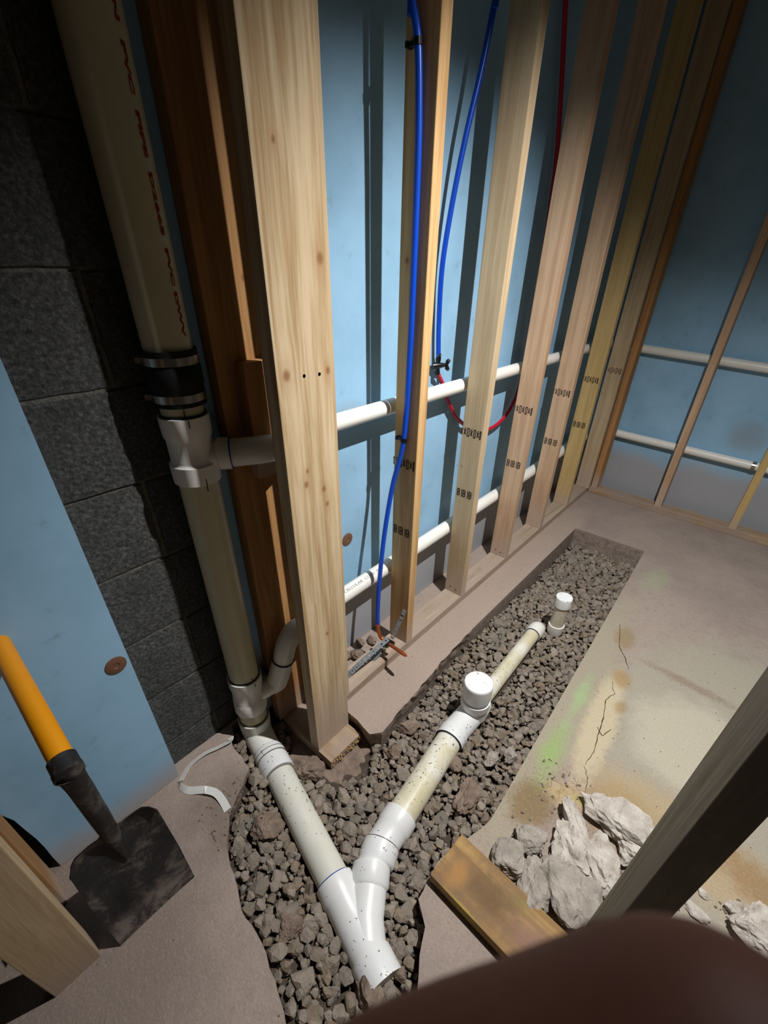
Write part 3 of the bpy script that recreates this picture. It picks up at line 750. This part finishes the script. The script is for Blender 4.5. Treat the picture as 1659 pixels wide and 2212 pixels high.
MB().rings([(V0 - vd*.020, vd, .011), (V0 - vd*.006, vd, .012), (V0 + vd*.012, vd, .009), (V0 + vd*.026, vd, .006)], n=16).obj('bonnet', M_blk, valve, smooth=True)
tn = Vector((0, 0, 1)); hb = MB(); hc = V0 + vd*.032
sd = vd.cross(tn)
hb.rings([(hc + (tn*.9+vd*.35)*.020, tn+vd*.3, .004), (hc + (tn*.9+vd*.35)*.014, tn, .0085), (hc, tn, .0055), (hc - tn*.014 + vd*.004, tn, .0085), (hc - tn*.020 + vd*.006, tn, .004)], n=14)
hb.obj('handle', M_blk, valve, smooth=True)
MB().rings([(end + Vector((0,0,.010)), (0,0,1), .0092), (end + Vector((0,0,.018)), (0,0,1), .0092)], n=16).obj('crimp_ring', M_steel, valve, smooth=True)
pr = [end + Vector((0, 0, -.045))] + [bp(u, v, 0, -.162) for u, v in ((956,830),(965,860),(985,900),(1010,922),(1035,930),(1062,924),(1088,903),(1108,872),(1122,835),(1142,740),(1165,600),(1188,450),(1203,330),(1213,180),(1222,0),(1226,-40))]; pr.append(Vector((-.150, pr[-1].y - .02, 2.44)))
tR = MB().tube(bez(pr, 6), PR, 16).obj('water_tube', M_red, smooth=True); tag(tR, 'red flexible water tube looping from the valve behind two studs and up', 'tube')

# copper stub and strap
cb = pts[-1]
K = Vector((.006, -.040, .110)); tip = Vector((.107, -.070, .085)); tip = bp(878, 1417, 1, -.066)
K = bp(836, 1388, 1, -.048)
stub = empty('copper_stub', (K.x, K.y, 0), 'bent copper stub pipe under the blue tube, held by a black clamp', 'pipe')
cpts = bez([cb + Vector((0, 0, .004)), cb + Vector((.002, 0, -.020)), bp(822, 1376, 1, -.052), K.lerp(bp(822, 1376, 1, -.052), .3), K], 6)
kd = (tip - K).normalized()
MB().tube(cpts + [K + (tip-K)*t for t in (.3, .7, .93, 1.0)], [.0070]*(len(cpts)+2) + [.0070, .0035], 16).obj('pipe', M_cop, stub, smooth=True)
MB().rings([(K + (tip-K)*.74, kd, .0078), (K + (tip-K)*.80, kd, .0078)], n=14).obj('crimp_line', M_cop, stub, smooth=True)
MB().rings([(cb + Vector((0,0,.006)), (0,0,-1), .0088), (cb + Vector((0,0,-.006)), (0,0,-1), .0088)], n=14).obj('crimp_ring', M_cop, stub, smooth=True)
bx = MB()
for (dx, dy, dz, s) in ((0, 0, 0, .014), (-.014, -.006, -.012, .010), (.014, .012, -.004, .009)):
    c = K + Vector((dx, dy, dz)); bx.box(c - Vector((s, s*.9, s*.8)), c + Vector((s, s*.9, s*.8)))
bx.obj('clamp', M_blk, stub, bevel=.0015)
def strap(name, a, b, label, wid=.019, bend=.01, up_=Vector((1, 0, .5)), extra=None):
    a, b = Vector(a), Vector(b); d = (b-a).normalized(); L = (b-a).length
    tc = (CAM - a.lerp(b, .5)).normalized(); tc = (tc + Vector((0, 0, .5))).normalized(); s = d.cross(tc).normalized(); nrm = d.cross(s)
    if nrm.z < 0 and abs(nrm.z) > .2: nrm = -nrm
    n = max(4, int(L/.02)) ; hw = wid/2; mb = MB(); th = .0008
    # perforated strip: each cell is a square frame round an octagonal hole
    for i in range(n):
        t0, t1 = i/n, (i+1)/n; c = a.lerp(b, (t0+t1)/2) + nrm*bend*math.sin(PI*(t0+t1)/2); cl = L/n/2
        for sg in (1, -1):
            outr = [(-cl,-hw),(0,-hw),(cl,-hw),(cl,0),(cl,hw),(0,hw),(-cl,hw),(-cl,0)]
            inn = [(math.cos(x)*.0034, math.sin(x)*.0034) for x in [R(225+45*k) for k in range(8)]]
            vs = [c + d*x + s*y + nrm*th*sg for x, y in outr] + [c + d*x + s*y + nrm*th*sg for x, y in inn]
            fs = [(k, (k+1) % 8, 8+(k+1) % 8, 8+k) for k in range(8)]
            if sg < 0: fs = [f[::-1] for f in fs]
            mb.add(vs, fs)
    o = mb.obj(name, M_galv, origin=a.lerp(b, .5)); return tag(o, label, 'strap')
s0 = bp(748, 1462, 1, -.225); s1 = bp(838, 1384, 1, -.045)
strap('hanger_strap', s0, s1 + Vector((0,0,.010)), 'upper perforated steel strap from the wide post to the copper clamp', extra=None)
s2 = bp(750, 1484, 1, -.215); s3 = bp(826, 1402, 1, -.055)
strap('hanger_strap', s2, s3, 'lower perforated steel strap below the clamp, twisted beside its twin', bend=-.006)
s4 = bp(846, 1380, 1, -.030); s5 = bp(874, 1318, 1, .03)
strap('hanger_strap', s4, s5, 'short perforated steel strap rising from the clamp to the orange-edged stud', bend=-.012, wid=.014)

# ------------------------------------------------------------------ rocks
def rock_mesh(name, size, seed, m, sub=3, sharp=.35, smooth=False):
    bm = bmesh.new(); bmesh.ops.create_icosphere(bm, subdivisions=sub, radius=.5)
    rs = random.Random(seed); pl = []
    for _ in range(9):
        d = Vector((rs.gauss(0,1), rs.gauss(0,1), rs.gauss(0,1))).normalized(); pl.append((d, rs.uniform(.28, .44)))
    for v in bm.verts:
        p = v.co.normalized(); r = .5
        for d, h in pl:
            c = p.dot(d)
            if c > 1e-3: r = min(r, h / c)
        r *= 1 + sharp * .45 * noise.noise(p * 2.3 + Vector((seed, 0, 0))) + sharp * .3 * noise.noise(p * 6 + Vector((0, seed, 0))) + sharp * .12 * noise.noise(p * 15 + Vector((0, seed, 3)))
        v.co = Vector((p.x * r * 2 * size[0]/2, p.y * r * 2 * size[1]/2, p.z * r * 2 * size[2]/2)) * 1.12
    zmin = min(v.co.z for v in bm.verts)
    for v in bm.verts: v.co.z -= zmin
    me = bpy.data.meshes.new(name); bm.to_mesh(me); bm.free(); me.materials.append(m)
    return me
def rock(u, v, sx, sy, sz, rot, m, label, z=0, seed=1, name='concrete_chunk', cat='rubble', grp='broken concrete beside the plank', tilt=0, sub=4, sharp=.35):
    o = bpy.data.objects.new(name, rock_mesh(name, (sx, sy, sz), seed, m, sub, sharp)); C.objects.link(o)
    p = flo(u, v, z + sz*.5); o.location = (p.x, p.y, z - .004); o.rotation_euler = (R(tilt), 0, R(rot))
    return tag(o, label, cat, grp)
rock(1148, 1806, .085, .080, .050, 20, M_chunk_g, 'small pointed grey concrete chunk at the head of the plank', seed=2)
rock(1100, 1853, .078, .105, .045, 20, M_chunk_g, 'rounded grey concrete chunk against the plank edge', seed=3)
rock(1157, 1918, .080, .130, .050, 35, M_chunk_g, 'flat grey concrete chunk halfway along the plank', seed=4)
rock(1243, 1776, .060, .135, .055, 42, M_chunk, 'slender pale concrete splinter pointing up left among the rubble', seed=5)
rock(1237, 1830, .095, .135, .060, 40, M_chunk, 'pale concrete chunk under the slender splinter', seed=6, sharp=.5)
rock(1235, 1918, .120, .185, .070, 45, M_chunk_g, 'big dusty concrete chunk below the pale ones, its end by the finger', seed=8, sharp=.5)
rock(1345, 1775, .200, .130, .070, -20, M_chunk, 'largest chalky white concrete slab piece beside the right post', seed=9, sharp=.45)
rock(1303, 1862, .095, .145, .060, 30, M_chunk, 'pale concrete chunk tucked under the largest white piece', seed=10, sharp=.45)
rock(1365, 1838, .085, .095, .050, 70, M_chunk, 'small crumbly chunk wedged against the right post', seed=11, sharp=.5)
rock(1255, 1985, .060, .075, .035, 0, M_chunk, 'little pale chunk just above the finger', seed=12)
rock(1645, 2010, .120, .110, .060, -20, M_chunk, 'white concrete chunk at the right edge beyond the post', seed=13)
rock(1600, 1972, .060, .040, .030, 10, M_chunk, 'white flake of concrete left of the right edge chunk', seed=14)
rock(1520, 1930, .030, .022, .012, -30, M_chunk, 'tiny pale chip on the brown floor right of the post', seed=15, sub=3)
rock(1500, 1962, .070, .035, .016, -10, M_chunk, 'thin pale crumbs at the foot of the right post', seed=16, sub=3)
# rocks in the trench
TR = 'larger lumps in the trench'
rock(1012, 1715, .065, .125, .050, 10, M_chunk_br, 'long dusty concrete shard beside the stained pipe', z=-.085, seed=21, grp=TR, sharp=.5)
rock(980, 1643, .070, .050, .04, -30, M_chunk_br, 'angular lump touching the stained pipe', z=-.08, seed=22, grp=TR)
rock(1103, 1632, .040, .070, .04, 0, M_chunk_g, 'pitted oblong stone against the saw-cut edge', z=-.08, seed=23, grp=TR)
rock(1062, 1640, .038, .065, .035, -5, M_chunk_g, 'oblong stone left of the pitted one', z=-.08, seed=24, grp=TR)
rock(665, 1655, .100, .075, .06, 20, M_chunk_br, 'knobbly brown lump under the left end of the rough-cut plate', z=-.07, seed=25, grp=TR)
rock(575, 1790, .080, .085, .050, 0, M_chunk_br, 'wide dusty stone left of the near pipe', z=-.055, seed=26, grp=TR)
rock(622, 2005, .060, .070, .045, 0, M_chunk_br, 'dusty stone by the lower rim of the trench, left of the joint', z=-.06, seed=27, grp=TR)
rock(880, 1570, .075, .050, .045, 30, M_chunk_br, 'brown stone lying against the shelf right of the post', z=-.075, seed=28, grp=TR)
rock(800, 2150, .105, .060, .055, -35, M_chunk_br, 'dusty lump half covering the open end of the joint', z=-.075, seed=33, grp=TR)
rock(850, 1625, .045, .045, .045, 0, M_chunk_br, 'tan pyramid-shaped stone before the shelf', z=-.085, seed=29, grp=TR)
# broken concrete mass that carries the plate
cm = bpy.data.objects.new('footing_lump', rock_mesh('footing_lump', (.40, .32, .105), 31, M_chunk_br, 5, .4)); C.objects.link(cm); cm.location = (.030, -.405, -.178); tag(cm, 'broken concrete footing under the rough-cut plate', 'rubble')

def hull(seed, s, flat=.7):
    rs = random.Random(seed); bm = bmesh.new()
    for _ in range(20):
        d = Vector((rs.gauss(0,1), rs.gauss(0,1), rs.gauss(0,1))).normalized() * rs.uniform(.43, .5)
        bm.verts.new((d.x * s, d.y * s * rs.uniform(.7, .95), d.z * s * flat))
    bmesh.ops.convex_hull(bm, input=bm.verts[:])
    for v in [v for v in bm.verts if not v.link_faces]: bm.verts.remove(v)
    bm.verts.ensure_lookup_table()
    for i, v in enumerate(bm.verts): v.index = i
    out = ([v.co.copy() for v in bm.verts], [tuple(x.index for x in f.verts) for f in bm.faces]); bm.free(); return out
HULLS = [hull(100 + i, 1.0, .55 + .25 * (i % 3) / 2) for i in range(18)]
def gz(x, y):
    z = -.082
    if y < -.42:
        k = min(1, (-.42 - y) / .15); z += .022 * k
    e = edge_dist(x, y)
    if x < .5 and y < -.6: z += .022 * max(0, 1 - e / .10)
    if y > .75: z -= .030 * min(1, (y - .75) / .25)
    if x > .47 and y > -.2: z -= .018 * min(1, (x - .47) / .06)
    z += .008 * noise.noise(Vector((x * 7, y * 7, 0))) + .006 * noise.noise(Vector((x * 19, y * 19, 4)))
    return z
# pipe axes to keep stones off the top of the pipes
SEGS = [(A1, A3, .046), (B[1], B[2], .046), (B[2], B[3], .048), (B[3], B[4], .048), (B[4], B[5], .048), (B[5], B[6], .048), (P0, P1, .032), (Vector(vz(-.05)), A1, .05), (B[0], P0, .05), (Vector((CX, CY, 0)), Vector((CX, CY+.001, 0)), .034)]
def pipe_clear(x, y, s):
    p = Vector((x, y))
    for a, b, r in SEGS:
        a2, b2 = a.to_2d(), b.to_2d(); ab = b2 - a2; t = max(0, min(1, (p-a2).dot(ab)/max(ab.length_squared, 1e-9)))
        if (p - a2 - ab*t).length < r*.80 + s*.40: return False
    return True
random.seed(11); stones = []
xmin, xmax, ymin, ymax = -.24, .88, -1.0, 1.53
# soil sheet following the gravel height
mb = MB(); gx, gy = 44, 96; vs = []
for i in range(gx+1):
    for j in range(gy+1):
        x = xmin + (xmax-xmin)*i/gx; y = ymin + (ymax-ymin)*j/gy; vs.append((x, y, gz(x, y) - .016))
mb.add(vs, [(i*(gy+1)+j, (i+1)*(gy+1)+j, (i+1)*(gy+1)+j+1, i*(gy+1)+j+1) for i in range(gx) for j in range(gy)])
tag(mb.obj('soil_bed', M_soil, smooth=True), 'damp dark soil under the gravel of the trench', 'soil', kind='stuff')
def place(n, smin, smax, lift, keep=.62):
    c = 0; tries = 0; grid = {}
    while c < n and tries < n * 30:
        tries += 1
        x = random.uniform(xmin, xmax); y = random.uniform(ymin, ymax)
        if not inside(x, y): continue
        s = smin + (smax - smin) * random.random()**1.5
        if y < -.42: s *= 1.28
        elif y > .9: s *= 1.1
        if not pipe_clear(x, y, s): continue
        if ((x-.035)/.165)**2 + ((y+.405)/.135)**2 < 1: continue
        if smax > .02 and edge_dist(x, y) < s*.40: continue
        key = (int(x/.045), int(y/.045)); ok = True
        for dx in (-1, 0, 1):
            for dy in (-1, 0, 1):
                for (a, b, r) in grid.get((key[0]+dx, key[1]+dy), ()):
                    if (a-x)**2 + (b-y)**2 < ((r+s)*.5*keep)**2: ok = False; break
        if not ok: continue
        grid.setdefault(key, []).append((x, y, s))
        stones.append((x, y, gz(x, y) + lift + random.uniform(-.003, .003), s, random.randrange(18), random.uniform(0, 6.28), random.uniform(-.5, .5), random.uniform(-.5, .5))); c += 1
place(560, .036, .064, .000, .72)
place(1400, .022, .038, .003, .62)
place(3600, .009, .022, -.003, .5)
def screen_size(s):
    x, y, z, r = s[:4]; d = (Vector((x, y, z)) - CAM); dz = d.dot(fwd)
    u = d.dot(right)/dz*F_PX + PPX; v = d.dot(down)/dz*F_PX + PPY
    return (r/dz) if (0 < u < 1659 and 0 < v < 2212) else 0
stones.sort(key=screen_size, reverse=True)
gm = []
for i, (v, f) in enumerate(HULLS):
    me = bpy.data.meshes.new('gravel_stone'); me.from_pydata([tuple(x) for x in v], [], f); me.materials.append(M_grav[(i*7) % 3]); gm.append(me)
for (x, y, z, s, h, r, a, b) in stones[:295]:
    o = bpy.data.objects.new('gravel_stone', gm[h]); C.objects.link(o); o.location = (x, y, z); o.scale = (s, s, s); o.rotation_euler = (a, b, r)
    side_a = (Vector((x, y)) - A1.to_2d()).cross((A3 - A1).to_2d()); side_b = (Vector((x, y)) - B[2].to_2d()).cross((P1 - B[2]).to_2d())
    if y > .70: zn = 'at the far end of the trench beyond the small capped pipe'
    elif y > .12: zn = 'between the stained small pipe and the ' + ('stud wall shelf' if side_b < 0 else 'saw-cut slab edge')
    elif y > -.42: zn = 'between the stained big pipe and the ' + ('wide post shelf' if side_b < 0 else 'saw-cut slab edge')
    elif side_a > 0: zn = 'left of the near pipe on the rubble side of the floor'
    elif x < B[4].x: zn = 'in the fork between the two big pipes'
    else: zn = 'right of the pipe joint by the plank end'
    tag(o, 'grey brown crushed stone ' + zn, 'stone', 'gravel stones in the trench')
rest = [MB(), MB(), MB()]
for (x, y, z, s, h, r, a, b) in stones[295:]:
    v, f = HULLS[h]; Mx = Matrix.Translation((x, y, z)) @ Matrix.Rotation(r, 4, 'Z') @ Matrix.Rotation(b, 4, 'Y') @ Matrix.Rotation(a, 4, 'X')
    rest[(h*7) % 3].add([Mx @ (q*s) for q in v], f)
me = bpy.data.meshes.new('gravel'); vv = []; ff = []; mi = []
for k, mb in enumerate(rest):
    n = len(vv); vv += mb.v; ff += [tuple(i+n for i in f) for f in mb.f]; mi += [k]*len(mb.f)
me.from_pydata(vv, [], ff)
for m_ in M_grav: me.materials.append(m_)
me.polygons.foreach_set('material_index', mi)
g = bpy.data.objects.new('gravel', me); C.objects.link(g); tag(g, 'loose grey brown gravel filling the trench', 'gravel', kind='stuff')
# crumbs on slab and shelf and rubble behind the sill
mb = MB(); random.seed(5)
def crumb(x, y, z, s):
    v, f = HULLS[random.randrange(18)]; Mx = Matrix.Translation((x, y, z)) @ Matrix.Rotation(random.uniform(0, 6), 4, 'Z'); mb.add([Mx @ (q*s) for q in v], f)
for _ in range(420):
    x = random.uniform(-.15, 1.3); y = random.uniform(-1.4, 1.9)
    if inside(x, y) or edge_dist(x, y) < .006: continue
    if x < .14 and y > -.3 and x < .004: continue
    crumb(x, y, .001, random.uniform(.002, .006))
for _ in range(150): crumb(random.uniform(.62, 1.05), random.uniform(-.42, .0), .002, random.uniform(.004, .013))
for _ in range(70): crumb(random.uniform(1.05, 1.35), random.uniform(-.3, -.02), .002, random.uniform(.004, .012))
for _ in range(60): crumb(random.uniform(-.05, .10), random.uniform(-.85, -.70), .002, random.uniform(.003, .009))
tag(mb.obj('concrete_crumbs', M_chunk_br), 'loose concrete crumbs scattered over the slab', 'rubble', kind='stuff')
RB = 'rubble behind the sill by the wide post'
for i, (x, y, s) in enumerate(((-.13, -.22, .06), (-.15, -.14, .05), (-.12, -.10, .06), (-.155, -.05, .045), (-.13, .00, .05))):
    o = bpy.data.objects.new('rubble_stone', rock_mesh('rubble_stone', (s, s*.8, s*.7), 40+i, M_chunk_br, 3, .4)); C.objects.link(o); o.location = (x, y, 0)
    tag(o, 'dusty stone in the row between the sill plate and the blue foam', 'rubble', RB)

# cracks in the slab
def ribbon(pts, wd, name, m, parent=None, z=.0006):
    mb = MB(); vs = []; P = [Vector(p) for p in pts]; n = len(P)
    for i, p in enumerate(P):
        d = (P[min(i+1, n-1)] - P[max(i-1, 0)]).normalized(); s = Vector((-d.y, d.x, 0)); w_ = wd * (.5 + .5*math.sin(PI*i/(n-1))) * random.uniform(.6, 1.4)
        vs += [p + s*w_/2, p - s*w_/2]
    mb.add([(v.x, v.y, z) for v in vs], [(2*i, 2*i+1, 2*i+3, 2*i+2) for i in range(n-1)])
    return mb.obj(name, m, parent)
M_crack = plain('crack_dark', '4a3724', 1, 0)
def crackline(px, wd):
    P = [flo(*p) for p in px]; out = []
    for i in range(len(P)-1):
        for k in range(5):
            q = P[i].lerp(P[i+1], k/5); j = noise.noise_vector(q*90)*.004; out.append(Vector((q.x+j.x, q.y+j.y, 0)))
    out.append(P[-1]); return ribbon(out, wd, 'crack', M_crack, floor)
crackline([(1322,1472),(1327,1500),(1308,1512),(1305,1540),(1298,1570),(1290,1595),(1283,1625),(1265,1652)], .0028)
crackline([(1290,1570),(1300,1590),(1320,1575)], .003)
crackline([(1340,1350),(1338,1400),(1350,1420),(1358,1445)], .003)
crackline([(1262,1655),(1270,1680),(1262,1715)], .002)

# wet plank
pl = MB().box((0, 0, 0), (.315, .135, .036)).obj('plank', M_plank, bevel=.003); pl.location = (.553, -.528, .001); pl.rotation_euler = (0, 0, R(-3.5)); tag(pl, 'wet brown wooden plank lying on the slab beside the trench', 'plank')

# white strap on the floor (left)
tp = [(498,1592,.02),(497,1600,.012),(470,1615,.006),(440,1630,.004),(410,1655,.003),(394,1680,.006),(388,1695,.010),(396,1703,.008),(408,1708,.006),(440,1706,.012),(465,1712,.010),(480,1728,.006),(492,1750,.002)]
P = bez([flo(u, v, z) for u, v, z in tp], 5); mb = MB(); vs = []
for i, p in enumerate(P):
    d = (P[min(i+1, len(P)-1)] - P[max(i-1, 0)]).normalized(); t = i/len(P)
    tw = R(28 if t < .45 else (60 - (t-.45)*110 if t < .75 else 10)); s = (Vector((-d.y, d.x, 0)).normalized()*math.cos(tw) + Vector((0, 0, 1))*math.sin(tw)); w_ = .0105
    lo_ = min(0, (p - s*w_).z - .001, (p + s*w_).z - .001); p = p - Vector((0, 0, lo_))
    nrm = d.cross(s)*.0004
    vs += [p+s*w_+nrm, p-s*w_+nrm, p-s*w_-nrm, p+s*w_-nrm]
fs = []
for i in range(len(P)-1):
    for c in range(4): fs.append((4*i+c, 4*i+(c+1) % 4, 4*i+4+(c+1) % 4, 4*i+4+c))
o = mb.add(vs, fs).obj('plastic_strap', M_tape); tag(o, 'crumpled white plastic strap on the floor by the grey blocks', 'strap')

# ------------------------------------------------------------------ shovel
bb = Vector((.09, -1.011, .003)); bt = Vector((.024, -1.011, .282)); dd = (bt-bb).normalized()
shv = empty('shovel', bb, 'square-bladed black shovel with a yellow handle leaning on the blue foam', 'shovel')
wv = Vector((0, 1, 0)); nf = wv.cross(dd).normalized()
if nf.x < 0: nf = -nf
mb = MB(); NI, NJ = 16, 18; LB = .318; vs = []
for side in (0, 1):
    for j in range(NJ+1):
        for i in range(NI+1):
            s = -1 + 2*i/NI; t = j/NJ
            hw = .0935 - .006*abs(t-.4)
            x = s*hw
            top = LB*t
            if t > .86: top = LB*(.86 + (t-.86)*(1 - .75*max(0, (abs(s)-.75)/.25)**2))
            dish = .020*(abs(s)**2.6) + .010*t*(1-abs(s)) - .007*math.exp(-((s)/.16)**2)*max(0, t-.45)/.55*-2
            if t > .93: dish += (t-.93)*.22*(abs(s) > .22)
            dish *= .12 + .88*t
            vs.append(bb + wv*x + dd*top + nf*(dish + (.0016 if side == 0 else -.0004)))
nv = (NI+1)*(NJ+1); fs = []
for side in (0, 1):
    for j in range(NJ):
        for i in range(NI):
            a = side*nv + j*(NI+1)+i; f = (a, a+1, a+NI+2, a+NI+1); fs.append(f if side == 0 else f[::-1])
rim = [i for i in range(NI+1)] + [j*(NI+1)+NI for j in range(1, NJ+1)] + [NJ*(NI+1)+i for i in range(NI-1, -1, -1)] + [j*(NI+1) for j in range(NJ-1, 0, -1)]
for k in range(len(rim)): a, b = rim[k], rim[(k+1) % len(rim)]; fs.append((b, a, a+nv, b+nv))
mb.add(vs, fs).obj('blade', M_blade, shv, smooth=True, ang=60)
h0 = bb + dd*(LB*.66) + nf*.012; h1 = bt + dd*.005 + nf*.014
hx = bp(133, 1640, 1, -1.009); hy = bp(-10, 1375, 1, -1.0); hd = (hy - hx).normalized(); hend = hx + hd*.62
MB().rings([(h0, dd, .004), (h0 + dd*.045, dd, .013), (h1 - dd*.01, dd, .0165), (h1.lerp(hx, .3), hx-h1, .0185), (h1.lerp(hx, .7), hx-h1, .0195), (hx - hd*.035, hd, .0205), (hx - hd*.033, hd, .0235), (hx - hd*.022, hd, .0235), (hx - hd*.020, hd, .0225), (hx, hd, .0225), (hx, hd, .019)], n=28).obj('socket', M_blade, shv, smooth=True)
MB().rings([(hx - hd*.004, hd, .0190), (hx + hd*.02, hd, .0192), (hx + hd*.2, hd, .0185), (hend, hd, .0170)], n=28).obj('handle', M_yel, shv, smooth=True)

# ------------------------------------------------------------------ fingertip in front of the lens: one hand, index finger raised
def cpt(u, v, dist):   # a point dist metres out along the direction of (u, v) from the lens
    d = right*(u-PPX) + down*(v-PPY) + fwd*F_PX; return CAM + d.normalized()*dist
h = empty('hand', cpt(1350, 3000, .09), 'dark out-of-focus hand, its fingertip covering the bottom right corner', 'hand')
h0_ = h.location.copy()
T = cpt(1538, 2474, .0402)
def limb(mb, pts, rs, n=20):
    """tapered limb with round ends"""
    P = [Vector(p) for p in pts]; cs = []
    d0 = (P[1]-P[0]).normalized()
    for a in (80, 60, 40, 20): cs.append((P[0] - d0*rs[0]*math.sin(R(a)), d0, rs[0]*math.cos(R(a))))
    Q = bez(P, 5); m = len(Q)
    for k, q in enumerate(Q):
        t = k/(m-1)*(len(rs)-1); j = min(int(t), len(rs)-2); r = rs[j] + (rs[j+1]-rs[j])*(t-j)
        cs.append((q, Q[min(k+1, m-1)] - Q[max(k-1, 0)], r))
    d1 = (P[-1]-P[-2]).normalized()
    for a in (20, 40, 60, 80): cs.append((P[-1] + d1*rs[-1]*math.sin(R(a)), d1, rs[-1]*math.cos(R(a))))
    mb.rings(cs, n=n)
ax_ = (-right*.86 + down*.43 - fwd*.05).normalized()
K1 = T + ax_*.024; K2 = K1 + (-right*.45 + down*.75 - fwd*.35).normalized()*.026
KN = K2 + (right*.05 + down*.9 - fwd*.45).normalized()*.036
hm = MB()
limb(hm, [T, K1, K2, KN], [.0093, .0102, .0108, .0125])
sv = (right*.92 - fwd*.30 + down*.12).normalized()
PC = KN + sv*.030 + down*.042 - fwd*.020
for k in (0, 1, 2, 3):
    q = KN + sv*.0195*k + down*.003*k*k
    limb(hm, [q, q.lerp(PC, .5) + sv*(.006*(k-1.5)), PC + sv*(.008*(k-1.5)) + down*.030], [.0125, .0150, .0170])
    if k:
        L_ = (1, 1.08, 1.0, .8)[k]
        limb(hm, [q, q + (-down*.030 - fwd*.012)*L_, q + (-down*.028 - fwd*.036)*L_, q + (-down*.004 - fwd*.042)*L_], [.0108, .0100, .0092, .0078])
limb(hm, [PC - sv*.010 + down*.030, PC - sv*.036 + down*.004 - fwd*.016, PC - sv*.046 - down*.026 - fwd*.026, PC - sv*.040 - down*.050 - fwd*.024], [.018, .0145, .0115, .0090])
limb(hm, [PC + down*.020, PC + down*.060 - fwd*.012, PC + down*.110 - fwd*.030, PC + down*.190 - fwd*.060], [.024, .0255, .027, .036], 28)
ho = hm.obj('skin', M_skin, h, smooth=True)
rm = ho.modifiers.new('remesh', 'REMESH'); rm.mode = 'VOXEL'; rm.voxel_size = .0014; rm.use_smooth_shade = True
sm = ho.modifiers.new('smooth', 'SMOOTH'); sm.factor = .5; sm.iterations = 6
# nail on the far side of the fingertip
nm = MB(); fa_ = -ax_; nn = (fwd - fa_*fwd.dot(fa_)).normalized(); ns = fa_.cross(nn); vs = []
for i in range(7):
    for j in range(7):
        u = -.006 + .009*i/6; a = R(-40 + 80*j/6); rr = .0093 - max(0, u)*.25
        vs.append(T + fa_*u + (nn*math.cos(a) + ns*math.sin(a))*rr)
nm.add(vs, [(i*7+j, i*7+j+1, (i+1)*7+j+1, (i+1)*7+j) for i in range(6) for j in range(6)])
nm.obj('nail', M_nail, h, smooth=True)
